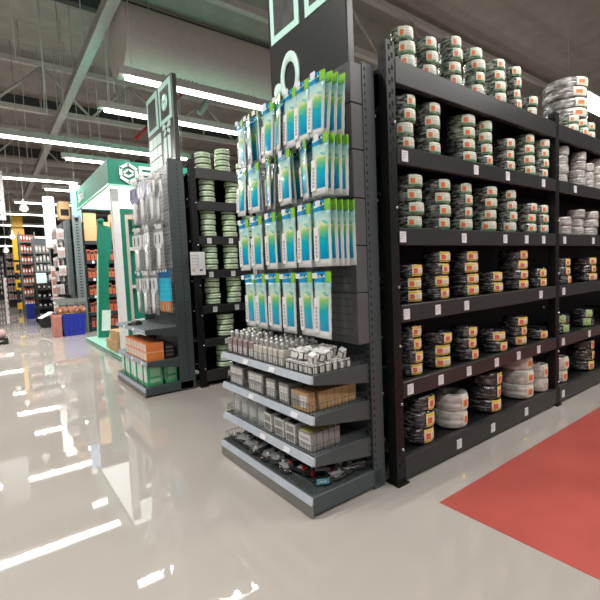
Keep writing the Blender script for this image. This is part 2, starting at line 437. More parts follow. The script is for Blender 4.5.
# thin hanging cables not attached to a light
hc = 0
HX = [(0.7, 9.0), (1.3, 10.5), (1.0, 8.2), (1.7, 11.0), (2.35, 9.7), (2.5, 11.4), (2.9, 10.4), (1.1, 13.0), (3.3, 9.6), (3.9, 11.0), (0.8, 16.8), (1.6, 14.0), (2.7, 13.4), (2.2, 8.6)]
HP = ['above the aisle beside the tray', 'over the booth front', 'beside the mint icon sign', 'near the first truss']
for i, (x, y) in enumerate(HX):
    tag(MB().tube([(0, 0, 0), (0, 0, 2.68 + 0.4 * (i % 3))], 0.008, 5).build('hanging_cable', 'cable_grey', None, (x, y, 8.0 - 2.6 - 0.4 * (i % 3))),
        'thin pale cable hanging free from the roof among the light rows', 'cable', 'thin cables hanging from the roof')
# red pipe and grey brace under the roof
tag(MB().tube([(3.3, 11.2, 5.0), (4.6, 11.2, 6.4), (4.6, 11.2, 8.05)], 0.05, 8).build('sprinkler_pipe', 'red_plastic'), 'red sprinkler pipe slanting above the green booth', 'pipe')
tag(MB().tube([(5.0, 11.0, 5.9), (6.6, 11.6, 8.05)], 0.09, 10).build('roof_pipe', 'tray_steel'), 'thick grey pipe slanting up behind the air duct', 'pipe')

# ------------------------------------------------------------------ storage rack with cable coils
RY0, RY1 = 1.87, 2.95
LV = [2.84, 2.288, 1.752, 1.228, 0.70, 0.17]
def post(x, y, h):
    mb = MB().bb(x - 0.04, x + 0.04, y - 0.035, y + 0.035, 0, h, 0)
    z = 0.12
    while z < h - 0.05:
        mb.bb(x - 0.018, x - 0.004, y - 0.037, y - 0.034, z, z + 0.03, 1)
        mb.bb(x + 0.008, x + 0.022, y - 0.037, y - 0.034, z + .025, z + 0.055, 1)
        mb.bb(x - 0.042, x - 0.039, y - 0.012, y + 0.002, z, z + 0.03, 1)
        z += 0.075
    return mb
def make_rack(name, label, y0, y1, xs, levels, bh, h, tags, tagz=0.0):
    r = thing(name, label, 'storage rack', (xs[0], y0, 0))
    L = lambda mb, nm, mt: mb.build(nm, mt, r, (-xs[0], -y0, 0))
    for x in xs:
        for y in (y0 + 0.04, y1 - 0.04):
            L(post(x, y, h), 'upright', ['rack_black', 'hole'])
            L(MB().bb(x - 0.055, x + 0.055, y - 0.06, y + 0.06, 0, 0.012), 'foot_plate', ['rack_black'])
        br = MB(); z = 0.2; k = 0
        while z < h - 0.7:
            ya, yb = (y0 + 0.06, y1 - 0.06) if k % 2 == 0 else (y1 - 0.06, y0 + 0.06)
            br.tube([(x, ya, z), (x, yb, z + 0.6)], 0.012, 6); br.tube([(x, y0 + .06, z), (x, y1 - .06, z)], 0.012, 6)
            z += 0.6; k += 1
        L(br, 'frame_brace', ['rack_black'])
        for z in [0.3, 0.62, 1.02, 1.42, 1.95, 2.5]:
            L(MB().lathe([(0, 0.012), (0.012, 0.01), (0.012, 0)], 8, (x - 0.045, y0 + 0.12, z), axis='y'), 'bolt', ['bolt'])
            L(MB().lathe([(0, 0.012), (0.010, 0.01), (0.010, 0)], 8, (x + 0.02, y0 + 0.004, z - .06), axis='y'), 'bolt', ['bolt'])
    for i in range(len(xs) - 1):
        xa, xb = xs[i] + 0.042, xs[i + 1] - 0.042
        for z, b in zip(levels, bh):
            L(MB().bb(xa, xb, y0, y0 + 0.05, z - b, z + 0.008, 0, 0.004), 'shelf_beam', ['rack_beam'])
            L(MB().bb(xa, xb, y1 - 0.05, y1, z - b, z + 0.008), 'shelf_beam', ['rack_beam'])
            L(MB().bb(xa, xb, y0 + 0.05, y1 - 0.05, z - 0.03, z), 'shelf_deck', ['rack_black'])
        L(MB().bb(xa - .042, xb + .042, y0 + 0.62, y0 + 0.64, 0.1, h - 0.1), 'back_panel', ['back_dark'])  # added dark sheet, standing in for the black shade inside the rack
    for (x, lv) in tags:
        z = levels[lv] - bh[lv] / 2 + tagz
        p = MB().bb(x - 0.031, x + 0.031, y0 - 0.006, y0 - 0.001, z - 0.036, z + 0.036, 0)
        for q in range(3):
            p.bb(x - 0.022, x + 0.02 - 0.008 * q, y0 - 0.0066, y0 - 0.006, z + 0.02 - 0.016 * q, z + 0.024 - 0.016 * q, 1)
        L(p, 'price_tag', ['tag_white', 'ink_grey'])
    return r
TG = {1: [2.3, 3.16, 3.65, 4.32, 5.05], 2: [2.26, 2.98, 3.6, 3.98, 4.32, 4.79, 5.55], 3: [2.28, 2.63, 3.0, 4.26, 4.77], 4: [2.3, 2.65, 3.02, 3.44, 3.82, 4.21, 4.76, 5.45], 5: [2.87, 3.37, 3.96, 4.76]}
make_rack('storage_rack', 'tall black steel storage rack holding the stacked cable coils', RY0, RY1, [2.19, 4.64, 7.09, 9.54], LV, [0.145, 0.11, 0.11, 0.11, 0.105, 0.15], 2.95,
          [(x, k) for k, v in TG.items() for x in v])

def coil_proto(name, cat, film, lab, rings=5, H=0.085, R=0.1, big=False):
    """wound coil in clear film: bulging turns, an open core, and a wrap-round label"""
    r_in = R * 0.42; prof = []
    n = rings * 4
    for i in range(n + 1):
        z = H * i / n
        edge = min(1.0, math.sin(PI * (i + 0.6) / (n + 1.2)) * 2.2)
        bulge = R * (0.86 + 0.12 * edge) + 0.0022 * math.cos(2 * PI * i / 4)
        prof.append((bulge, z))
    prof += [(R * 0.74, H * 1.0), (R * 0.6, H * 0.985), (r_in, H * 0.93), (r_in, H * 0.07), (R * 0.6, 0.0)]
    root = MB().lathe(prof, 26, closed=True).build(name, [film])
    if lab:
        a0, a1, mats, bands = lab
        rr = R * 1.0
        lb = MB(); zz0, zz1 = H * 0.1, H * 0.93
        ring = [(rr * 0.97, zz0), (rr * 1.004, zz0 + (zz1 - zz0) * 0.2), (rr * 1.006, zz0 + (zz1 - zz0) * 0.76), (rr * 0.975, zz1)]
        lb.lathe(ring, 12, a0=math.radians(a0), a1=math.radians(a1), mis=bands)
        sq0, sq1 = a0 + 7, a0 + 27
        lb.lathe([(rr * 1.012, zz0 + H * 0.2), (rr * 1.013, zz0 + H * 0.58)], 4, a0=math.radians(sq0), a1=math.radians(sq1), mi=3)
        lb.lathe([(rr * 1.016, zz0 + H * 0.27), (rr * 1.016, zz0 + H * 0.42)], 2, a0=math.radians(sq0 + 7), a1=math.radians(sq1 - 7), mi=4)
        for q in range(3):
            lb.lathe([(rr * 1.012, zz0 + H * (0.2 + 0.13 * q)), (rr * 1.012, zz0 + H * (0.24 + 0.13 * q))], 4, a0=math.radians(sq1 + 6), a1=math.radians(a1 - 8 - 5 * (q % 2)), mi=5)
        lb.build('label', mats, root)
    tag(root, 'cable coil', cat, 'cable coils on the storage rack')
    return Proto(root)
YL = ['cream_label', 'cream_label', 'yellow_label', 'red_ink', 'orange_ink', 'ink_grey']
GL = ['green_label', 'green_band', 'green_label', 'orange_ink', 'red_ink', 'ink_grey']
YB = [2, 0, 2]; GB = [1, 0, 0]
LBA = (-142, -62)
P_YEL = coil_proto('cable_coil', 'cable coil', 'film_black', (-128, -58, YL, YB))
P_GRN = coil_proto('cable_coil', 'cable coil', 'film_dark', (-140, -58, GL, GB))
P_GRN2 = coil_proto('cable_coil', 'cable coil', 'film_green', (-150, -60, GL, GB))
P_WHT = coil_proto('cable_coil', 'cable coil', 'film_white', (-108, -72, ['cream_label'] * 3 + ['orange_ink', 'red_ink', 'ink_grey'], [0, 0, 0]), 3, 0.14, 0.13)
P_PALE = coil_proto('cable_coil', 'cable coil', 'film_pale', None, 4)
P_LIME = coil_proto('cable_coil', 'cable coil', 'film_black', (-150, -110, ['lime_label', 'lime_label', 'lime_label', 'lime_label', 'ink', 'ink'], [0, 1, 2]))
P_GREY = coil_proto('cable_coil', 'cable coil', 'film_grey', (-130, -85, ['green_label', 'green_label', 'cream_label', 'orange_ink', 'orange_ink', 'ink_grey'], [0, 1, 2]), 3, 0.12, 0.2)
P_BLK = coil_proto('cable_coil', 'cable coil', 'film_black', (-112, -62, YL, YB), 5, 0.11, 0.12)

DESC = {'Y': ('black', 'yellow', P_YEL, 0.1), 'G': ('dark', 'green', P_GRN, 0.1), 'g': ('greenish', 'green', P_GRN2, 0.1), 'W': ('white', 'orange', P_WHT, 0.13),
        'P': ('pale', '', P_PALE, 0.1), 'L': ('black', 'lime', P_LIME, 0.1), 'B': ('thick black', 'yellow', P_BLK, 0.12)}
NEAR = {
 0: [(2.46, .08, 'ggg'), (2.71, .084, 'ggg'), (3.02, .086, 'gggg'), (3.33, .085, 'gggg'), (3.67, .09, 'gggg'), (3.94, .07, 'GGGG'), (4.26, .078, 'GG')],
 1: [(2.43, .08, 'gggG'), (2.71, .09, 'GGGg'), (3.18, .111, 'GGgg'), (3.45, .078, 'GGgg'), (3.82, .09, 'GGG'), (4.19, .09, 'gggg'), (4.49, .08, 'GGGg')],
 2: [(2.49, .098, 'GGGG'), (2.83, .108, 'GGGG'), (3.13, .088, 'gGGG'), (3.5, .1, 'ggGG'), (3.86, .084, 'gggG'), (4.24, .095, 'GGG'), (4.5, .086, 'GGg')],
 3: [(2.47, .094, 'YYY'), (2.79, .108, 'YYYY'), (3.2, .117, 'YYYY'), (3.59, .106, 'YY'), (4.05, .129, 'YYYY'), (4.45, .092, 'YY')],
 4: [(2.45, .086, 'YYYY'), (2.81, .115, 'YYY'), (3.18, .104, 'YYY'), (3.63, .12, 'YY'), (4.03, .112, 'YYY'), (4.47, .102, 'Y')],
 5: [(2.56, .126, 'BBB'), (3.02, .14, 'WW'), (3.55, .147, 'BBB'), (4.15, .155, 'WWW'), (4.46, .1, 'WW')]}
FAR = {
 0: [(5.22, .095, 'gg'), (5.45, .095, 'gg'), (5.68, .09, 'gg')],
 1: [(4.95, .085, 'PPPP'), (5.4, .085, 'PPPP'), (5.66, .075, 'PPP'), (5.97, .08, 'PPPP')],
 2: [(5.02, .09, 'PP'), (5.38, .09, 'PPP'), (5.78, .1, 'PPP')],
 3: [(5.0, .1, 'YYY'), (5.74, .124, 'YYY')],
 4: [(5.0, .1, 'LL'), (5.66, .12, 'LL')],
 5: [(4.96, .12, 'WW'), (5.68, .145, 'BBB')]}
rnd = random.Random(3)
for bay, T in (('near', NEAR), ('far', FAR)):
    for lv, cols in T.items():
        for ci, (x, R, kinds) in enumerate(cols):
            z = LV[lv] + 0.009; yb = RY0 + 0.02
            for k, kd in enumerate(kinds):
                body, lb, P, R0 = DESC[kd]
                s = R / R0; sz = {'W': 0.96, 'B': 1.08, 'G': 1.1, 'g': 1.1, 'P': 1.1, 'Y': 1.06, 'L': 1.15}[kd]; hh = {'W': 0.14, 'B': 0.11}.get(kd, 0.085)
                pos = 'alone' if len(kinds) == 1 else down(k, len(kinds)).replace('bottom one', 'bottom')
                lab = (f'{lb}-labelled ' if lb else '') + f'{body} coil, {pos} in {ORD[ci]} stack from left, {ORD[lv]} shelf down, {bay} bay'
                P.put((x + rnd.uniform(-.012, .012), yb + R + rnd.uniform(0, .02), z + 0.001), (0, 0, rnd.uniform(-.3, .3)), lab, (s, s, sz))
                z += hh * sz + 0.0015
# the wide grey coils lying on the small ones on top of the far bay
for k in range(4):
    P_GREY.put((5.43 + 0.012 * (k % 2), 2.12, LV[0] + 0.203 + 0.111 * k), (0, 0, rnd.uniform(-.2, .2)), f'wide grey wrapped coil, {down(k, 4)} of the big stack on the rack top'.replace('bottom one', 'bottom'), (1.12, 1.12, .91))

# ------------------------------------------------------------------ gondola end displays
def wire_fence(x0, x1, y0, y1, z, h=0.065):
    w = MB(); st = 0.03; r = 0.0016
    for zz in (z + 0.004, z + h): w.tube([(x1, y1, zz), (x0, y1, zz), (x0, y0, zz), (x1, y0, zz)], r * 1.4, 4)
    y = y0
    while y <= y1: w.tube([(x0, y, z), (x0, y, z + h)], r, 3); y += st
    x = x0
    while x <= x1:
        w.tube([(x, y0, z), (x, y0, z + h)], r, 3); w.tube([(x, y1, z), (x, y1, z + h)], r, 3); x += st
    return w
def gondola(label, y0, y1, xf, xb, h, shelves, peg, hooks, base_h=0.1, pegm='pegboard', fence=True, ud=0.075):
    """end display facing the main aisle: base, back panel, two uprights, pegboard, shelves with price rails and wire fences"""
    g = thing('end_display', label, 'display shelf', (xf, (y0 + y1) / 2, 0))
    L = lambda mb, nm, mt, p=g: mb.build(nm, mt, p, (-xf, -(y0 + y1) / 2, 0))
    b = MB().bb(xf + 0.012, xb, y0, y1, 0.02, base_h + 0.035, 0, 0.004)
    L(b, 'base', ['gondola'])
    L(MB().bb(xf, xf + 0.014, y0 + 0.004, y1 - 0.004, 0.006, base_h - 0.015), 'kick_plate', ['kick'])
    L(MB().prism([(xf - 0.005, base_h - 0.015), (xf + 0.014, base_h - 0.015), (xf + 0.02, base_h + 0.03), (xf + 0.012, base_h + 0.03)], 'y', y0 + 0.004, y1 - 0.004), 'price_rail', ['price_rail'])
    for yy in (y0, y1 - 0.045):
        u = MB().bb(xb - ud, xb + 0.03, yy, yy + 0.045, 0, h, 0)
        z = 0.15
        while z < h - 0.05:
            u.bb(xb - ud - 0.003, xb - ud + 0.001, yy + 0.016, yy + 0.029, z, z + 0.025, 1)
            u.bb(xb - 0.06, xb - 0.05, yy - 0.001, yy + 0.046, z, z + 0.02, 1); z += 0.05
        L(u, 'upright', ['gondola', 'hole'])
    L(MB().bb(xb - 0.03, xb - 0.005, y0 + 0.045, y1 - 0.045, base_h, h - 0.01), 'back_panel', ['gondola_back'])
    if peg:
        x0, z0, z1 = peg
        p = MB(); seams = [z0, z0 + (z1 - z0) * .19, z0 + (z1 - z0) * .36, z0 + (z1 - z0) * .53, z0 + (z1 - z0) * .7, z0 + (z1 - z0) * .86, z1]
        for a, c in zip(seams[:-1], seams[1:]): p.bb(x0, xb - 0.03, y0 + (0.005 if ud < .1 else 0.046), y1 - (0.005 if ud < .1 else 0.046), a + 0.004, c - 0.002, 0, 0.003)
        zz = z0 + 0.05
        while zz < z1 - 0.02:
            p.bb(x0 - 0.0008, x0, y0 + 0.05, y1 - 0.05, zz, zz + 0.006, 1); zz += 0.05
        L(p, 'pegboard', [pegm, 'gondola_dark'])
    for (z, xs) in shelves:
        sh = L(MB().bb(xs + 0.02, xb - 0.03, y0 + 0.03, y1 - 0.03, z - 0.025, z, 0), 'shelf', ['shelf_steel'])
        for yy in (y0 + 0.02, y1 - 0.026):
            MB().prism([(xs + 0.02, z), (xs + 0.02, z - 0.055), (xb - 0.06, z - 0.13), (xb - 0.06, z + 0.02), (xb - 0.1, z)], 'y', yy, yy + 0.006).build('shelf_bracket', ['gondola'], sh)
        MB().prism([(xs - 0.006, z - 0.042), (xs + 0.018, z - 0.044), (xs + 0.022, z + 0.002), (xs + 0.01, z + 0.002)], 'y', y0 + 0.012, y1 - 0.012).build('price_rail', ['price_rail'], sh)
        for k in range(2):
            yy = y0 + 0.3 + (y1 - y0 - 0.4) * (k + 0.35 * math.sin(z * 9 + k)) / 2
            MB().box((xs - 0.0005, yy, z - 0.022), (0.002, 0.07, 0.034), 0, (0, 0.36, 0)).build('price_tag', ['tag_white'], sh)
        if fence: wire_fence(xs + 0.03, xb - 0.08, y0 + 0.045, y1 - 0.045, z).build('wire_fence', ['wire_dark'], sh)
    if fence: L(wire_fence(xf + 0.03, xb - 0.08, y0 + 0.03, y1 - 0.03, base_h + 0.035), 'wire_fence', ['wire_dark'])
    for (hy, hz, hx0, hx1) in hooks:
        hk = L(MB().tube([(hx1, hy, hz + 0.02), (hx0 + 0.01, hy, hz + 0.004), (hx0, hy, hz + 0.014)], 0.003, 5).bb(hx1 - 0.006, hx1, hy - 0.02, hy + 0.02, hz, hz + 0.04), 'peg_hook', ['wire'])
        MB().bb(hx0 - 0.004, hx0 - 0.001, hy - 0.022, hy + 0.022, hz - 0.005, hz + 0.028).build('price_tag', ['tag_white'], hk)
    return g
G1Y0, G1Y1 = 1.945, 3.165
# hanging rows: z of hook, left edges (y) of each column's packs, packs per hook
ROWS = [(2.665, [(3.06, 2), (2.93, 2), (2.8, 2), (2.65, 2), (2.52, 3), (2.38, 2), (2.25, 2), (2.10, 4)], .35),
        (2.30, [(3.07, 2), (2.89, 2), (2.69, 2), (2.48, 3), (2.27, 3), (2.09, 4)], .345),
        (1.905, [(3.1, 1), (2.9, 1), (2.69, 2), (2.47, 1), (2.28, 2), (2.1, 5)], .385),
        (1.465, [(3.05, 1), (2.885, 1), (2.69, 1), (2.5, 1), (2.31, 1), (2.13, 1)], .4)]
hooks = []
for ri, (hz, cols, hgt) in enumerate(ROWS):
    for (yl, n) in cols: hooks.append((yl - 0.08, hz - 0.012, 1.66 if ri < 3 else 1.64, 1.9))
gondola('grey end display with blue-green hanging packs above four fenced shelf levels', G1Y0, G1Y1, 1.464, 2.075, 2.8,
        [(0.862, 1.5), (0.612, 1.5), (0.36, 1.49)], (1.9, 1.0, 2.785), hooks)

# hanging packs
def pack_proto(h=0.385, w=0.155):
    t = 0.012
    mb = MB(); nx, nz = 6, 12
    def th(u, v): return 0.002 + t * max(0.0, (1 - abs(u) ** 2.5)) * min(1, 3.2 * v * (1.06 - v) + 0.05)
    vs = []; 
    for sgn in (-1, 1):
        for j in range(nz + 1):
            v = j / nz
            for i in range(nx + 1):
                u = -1 + 2 * i / nx
                vs.append((u * w / 2 * (1 + .02 * math.sin(j * 2.1)), sgn * th(u, v), -0.035 - v * (h - 0.035)))
    n = (nx + 1) * (nz + 1); fs = []
    for s in (0, 1):
        for j in range(nz):
            for i in range(nx):
                a = s * n + j * (nx + 1) + i
                fs.append((a, a + 1, a + nx + 2, a + nx + 1))
    for i in range(nx):
        fs.append((i, i + 1, n + i + 1, n + i)); k = nz * (nx + 1) + i; fs.append((k, k + 1, n + k + 1, n + k))
    for j in range(nz):
        a = j * (nx + 1); fs.append((a, a + nx + 1, n + a + nx + 1, n + a)); a += nx; fs.append((a, a + nx + 1, n + a + nx + 1, n + a))
    mb.add(vs, fs, 0, True)
    root = mb.build('hanging_pack', ['pouch'])
    # printed ink panel following the pouch front
    f = MB(); vs = []; fs = []; n2 = 5; m2 = 10
    for j in range(m2 + 1):
        v = 0.14 + 0.72 * j / m2
        for i in range(n2 + 1):
            u = -0.22 + 1.0 * i / n2
            vs.append((u * w / 2, -th(u, v) - 0.0012, -0.055 - v * (h - 0.055)))
    for j in range(m2):
        for i in range(n2): a = j * (n2 + 1) + i; fs.append((a, a + 1, a + n2 + 2, a + n2 + 1))
    f.add(vs, fs, 0, True)
    f.build('ink_panel', ['print_panel'], root)
    # white text strip with grey blocks on the left
    st = MB(); zs = -0.055 - 0.26 * (h - 0.055); ze = -0.055 - 0.9 * (h - 0.055)
    st.box((-0.6 * w / 2, -0.0142, (zs + ze) / 2), (0.58 * w / 2, 0.0015, zs - ze), 0)
    for k in range(6): st.box((-0.6 * w / 2, -0.0152, zs - 0.06 - k * (zs - ze - .07) / 6.0), (0.26 * w / 2, 0.001, 0.018), 1)
    st.build('text_strip', ['white', 'ink_grey'], root)
    hd = MB().bb(-w / 2 + .002, w / 2 - .002, -0.004, 0.004, -0.042, 0.022, 0)
    hd.bb(w * 0.2, w / 2 - .001, -0.0047, 0.0047, -0.042, 0.0225, 1)
    hd.prism([(-w * .46, -0.005), (w * .1, 0.004), (w * .2, -0.008), (-w * .46, -0.02)], 'y', -0.0052, -0.0046, 2)
    hd.bb(-0.012, 0.012, -0.0054, 0.0054, -0.006, 0.006, 3)
    hd.build('header_card', ['header_blue', 'header_green', 'mint', 'hole'], root)
    tag(root, 'blue-green hanging pack', 'hanging pack', 'blue-green packs hanging on the end display')
    return Proto(root)
PK = pack_proto()
rp = random.Random(11)
for ri, (hz, cols, hgt) in enumerate(ROWS):
    for ci, (yl, n) in enumerate(cols):
        for k in range(n):
            x = 1.69 + 0.046 * k if n > 1 else 1.70
            yc = yl - 0.08 - (0.006 * k)
            amp = (0.55 if ri < 2 else 0.06)
            yaw = rp.uniform(-amp, amp * 0.35) if yl > 2.15 else rp.uniform(-.06, .06)
            roll = rp.uniform(-0.02, 0.1) if ri < 2 else rp.uniform(-.02, .02)
            pitch = rp.uniform(-.05, .05) if ri < 2 else rp.uniform(-.015, .015)
            w_pos = 'single pack' if n == 1 else ('front pack' if k == 0 else ('rear pack' if k == n - 1 else ORD[k] + ' pack from front'))
            lab = f'blue-green {w_pos} on {ORD[ci]} hook from left, {ORD[ri]} hanging row from top'
            PK.put((x, yc, hz), (pitch, roll, -PI / 2 + yaw), lab, (1, 1, hgt / 0.385))

# --- top shelf: tall narrow packs, rounded packs, white topped cubes
def carded(name, w, d, h, body, topk):
    root = MB().bb(-w / 2, w / 2, -d / 2, d / 2, 0, h, 0, 0.004).build(name, [body])
    MB().bb(-w / 2 + .004, w / 2 - .004, -d / 2 - 0.001, -d / 2, h * 0.12, h * 0.55, 0).bb(-w / 2 + .008, w / 2 - .008, -d / 2 - 0.0014, -d / 2 - .001, h * .2, h * .24, 1).build('front_label', ['pack_white', 'ink_grey'], root)
    t = MB()
    if topk == 0:
        t.lathe([(0, 0.055), (w * .22, 0.053), (w * .34, 0.035), (w * .22, 0.015), (w * .22, 0)], 10, (0, -d * .2, h)); t.lathe([(0, 0.06), (w * .22, 0.056), (w * .3, 0.04), (w * .2, 0.01), (w * .2, 0)], 10, (0, d * .22, h))
    else:
        t.lathe([(0, 0.052), (w * .2, 0.05), (w * .36, 0.034), (w * .2, 0.012), (w * .2, 0)], 10, (0, -d * .22, h)); t.lathe([(0, 0.03), (w * .25, 0.026), (w * .34, 0.012), (w * .2, 0)], 10, (0, d * .2, h))
    t.build('metal_knob', ['hardware'], root)
    return root
S1, S2, S3, SB = 0.863, 0.613, 0.361, 0.136
A1 = carded('hardware_pack', 0.062, 0.1, 0.12, 'pack_pink', 0); tag(A1, '', 'hardware pack', 'grey-pink hardware packs on the top shelf')
A2 = carded('hardware_pack', 0.05, 0.075, 0.108, 'pack_beige', 1); tag(A2, '', 'hardware pack', 'round-topped hardware packs on the top shelf')
A1, A2 = Proto(A1), Proto(A2)
rr = random.Random(5)
for k in range(5):
    for d in range(2):
        A1.put((1.595 + 0.115 * d, 3.075 - k * 0.085, S1 + 0.001), (0, 0, -PI / 2 + rr.uniform(-.06, .06)), f'narrow grey-pink hardware pack, {ORD[k]} from left in {["front", "second"][d]} row, top shelf')
for k in range(6):
    for d in range(4):
        A2.put((1.58 + 0.085 * d, 2.665 - k * 0.066, S1 + 0.001), (0, 0, -PI / 2 + rr.uniform(-.1, .1)), f'round-topped beige hardware pack, {ORD[k]} from left in {ORD[d]} row back, top shelf')
cb = MB().bb(-0.022, 0.022, -0.022, 0.022, 0, 0.045, 0, 0.004).build('plug_pack', ['black_gloss'])
MB().bb(-0.021, 0.021, -0.021, 0.021, 0.045, 0.06, 0, 0.004).build('white_cap', ['white_gloss'], cb)
MB().bb(-0.017, 0.017, -0.0235, -0.0215, 0.004, 0.042, 0).bb(0.0215, 0.0235, -0.015, 0.015, 0.004, 0.042, 0).build('white_card', ['pack_white'], cb)
tag(cb, '', 'plug pack', 'white-topped black packs heaped on the top shelf'); CB = Proto(cb)
for k in range(6):
    for d in range(6):
        CB.put((1.565 + 0.055 * d, 2.255 - k * 0.048, S1 + 0.001), (0, 0, -PI / 2 + rr.uniform(-.15, .15)), f'white-topped black pack in the lower layer, {ORD[k]} from left, {ORD[d]} row back')
for k in range(5):
    for d in range(5):
        if (k * 5 + d) % 4 == 3: continue
        CB.put((1.585 + 0.06 * d, 2.24 - k * 0.05, S1 + 0.068), (rr.uniform(-.3, .3), rr.uniform(-.1, .45), -PI / 2 + rr.uniform(-.4, .4)), f'tilted white-topped black pack on the heap, {ORD[k]} from left, {ORD[d]} row back')

# --- second shelf: grey boxes and brown cartons
def grey_box(w, d, h, panes):
    root = MB().bb(-w / 2, w / 2, -d / 2, d / 2, 0, h, 0, 0.003).build('fitting_box', ['box_grey'])
    lb = MB()
    for i in range(panes[0]):
        for j in range(panes[1]):
            lw, lh = w * 0.86 / panes[0], h * 0.76 / panes[1]
            x = -w * .43 + lw * (i + .5); z = h * .12 + lh * (j + .5)
            lb.bb(x - lw * .45, x + lw * .45, -d / 2 - .001, -d / 2, z - lh * .42, z + lh * .42, 0)
            lb.bb(x - lw * .3, x + lw * .2, -d / 2 - .0014, -d / 2 - .001, z - lh * .1, z, 1)
    lb.build('front_label', ['pack_white', 'ink_grey'], root)
    return tag(root, '', 'box', 'grey boxes with white labels on the second shelf')
gb = Proto(grey_box(0.21, 0.12, 0.072, (2, 1))); gt = Proto(grey_box(0.115, 0.12, 0.135, (2, 2)))
for j, y in enumerate((2.99, 2.695)):
    for k in range(2):
        gb.put((1.605, y, S2 + 0.001 + k * 0.0735), (0, 0, -PI / 2 + 0.03 * k), f'grey white-labelled box, {["lower", "upper"][k]} of {["left corner pair", "second pair"][j]}, second shelf')
        gb.put((1.735, y, S2 + 0.001 + k * 0.0735), (0, 0, -PI / 2 - 0.03 * k), f'grey box {["low", "high"][k]} behind the {["left corner pair", "second pair"][j]} on the second shelf')
gt.put((1.605, 2.485, S2 + .001), (0, 0, -PI / 2 + .04), 'tall grey white-labelled box left of the other tall one, second shelf')
gt.put((1.605, 2.32, S2 + .001), (0, 0, -PI / 2), 'tall grey white-labelled box next to the brown cartons, second shelf')
ct = MB().bb(-0.085, 0.085, -0.031, 0.031, 0, 0.12, 0, 0.003).bb(-0.086, 0.086, -0.0035, 0.0035, 0.1195, 0.1208, 1).bb(0.0848, 0.0856, -.031, .031, 0.058, 0.062, 1).build('carton', ['kraft', 'kraft_edge'])
tag(ct, '', 'carton', 'brown cartons on the second shelf'); CT = Proto(ct)
fl = MB().bb(-0.075, -0.005, -0.0325, -0.0318, 0.025, 0.1, 0).bb(0.005, 0.07, -0.0325, -0.0318, 0.025, 0.1, 1)
for q in range(3): fl.bb(0.012, 0.06, -0.033, -0.0325, 0.04 + q * .02, 0.046 + q * .02, 2)
cx = [1.57, 1.645, 1.71, 1.775, 1.84, 1.905]
for k, x in enumerate(cx):
    o = CT.put((x + (0.012 if k else 0), 2.125 - (0.0 if k else -.01), S2 + 0.001), (0, 0, -PI / 2 + (0.06 if k == 0 else rr.uniform(-.015, .015))), f'brown carton, {ORD[k]} from the front edge in the carton row')
    if k == 0: first = o
fl.build('printed_front', ['box_grey', 'pack_white', 'ink_grey'], first)

# --- third shelf: clear bags, window packs, yellow-topped packs
bg = MB()
vs = []; nx, nz = 8, 8
for sgn in (-1, 1):
    for j in range(nz + 1):
        for i in range(nx + 1):
            u, v = -1 + 2 * i / nx, j / nz
            vs.append((u * 0.062, sgn * (0.002 + 0.03 * (1 - abs(u) ** 2) * (1.05 - v) ** .7 + .003 * math.sin(i * 2.3 + j * 1.7)), v * 0.15))
n = (nx + 1) * (nz + 1)
fs = [(s * n + j * (nx + 1) + i, s * n + j * (nx + 1) + i + 1, s * n + (j + 1) * (nx + 1) + i + 1, s * n + (j + 1) * (nx + 1) + i) for s in (0, 1) for j in range(nz) for i in range(nx)]
for j in range(nz):
    a = j * (nx + 1); fs += [(a, a + nx + 1, n + a + nx + 1, n + a), (a + nx, a + 2 * nx + 1, n + a + 2 * nx + 1, n + a + nx)]
bg.add(vs, fs, 0, True)
bgo = bg.build('clear_bag', ['clear_film']); tag(bgo, '', 'bag', 'clear plastic bags on the third shelf')
MB().bb(-0.04, 0.04, -0.012, 0.012, 0.01, 0.09, 0, 0.01).build('bag_contents', ['pack_white'], bgo)
BG = Proto(bgo)
for k in range(4):
    for d in range(2):
        BG.put((1.585 + .1 * d, 3.06 - k * 0.125, S3 + 0.001), (0, 0, -PI / 2 + rr.uniform(-.1, .1)), f'clear plastic bag of white parts, {ORD[k]} from left in {["front", "rear"][d]} row, third shelf')
wp = MB().bb(-0.055, 0.055, -0.03, 0.03, 0, 0.125, 0, 0.003).build('window_pack', ['pack_white'])
MB().bb(-0.04, 0.04, -0.031, -0.03, 0.07, 0.112, 0).bb(-0.04, 0.04, -0.031, -0.03, 0.015, 0.058, 0).build('product_window', ['box_grey'], wp)
MB().bb(-0.03, 0.03, -0.026, 0.026, 0.125, 0.14, 0, 0.006).build('black_clasp', ['black_gloss'], wp)
tag(wp, '', 'pack', 'white packs with two windows on the third shelf'); WP = Proto(wp)
for k, y in enumerate((2.545, 2.4, 2.265)):
    for d in range(3):
        WP.put((1.575 + 0.072 * d, y, S3 + 0.001), (0, 0, -PI / 2 + rr.uniform(-.05, .05)), f'white pack with two grey windows, {ORD[k]} from left in {ORD[d]} row back')
yp = MB().bb(-0.065, 0.065, -0.022, 0.022, 0, 0.12, 0, 0.003).build('switch_pack', ['box_grey'])
MB().bb(-0.058, 0.058, -0.023, -0.022, 0.012, 0.108, 0).bb(-.045, .045, -.0236, -.023, .03, .045, 1).bb(-.045, .045, -.0236, -.023, .07, .085, 1).build('white_front', ['pack_white', 'ink_grey'], yp)
MB().bb(-0.05, 0.05, -0.016, 0.016, 0.12, 0.124, 0).build('yellow_top', ['yellow_cap'], yp)
tag(yp, '', 'pack', 'yellow-topped packs on the third shelf'); YP = Proto(yp)
for d in range(5):
    YP.put((1.565 + 0.05 * d, 2.1, S3 + 0.001), (0, 0, -PI / 2 + rr.uniform(-.05, .05)), f'grey pack with yellow top, {ORD[d]} back from the front right corner, third shelf')

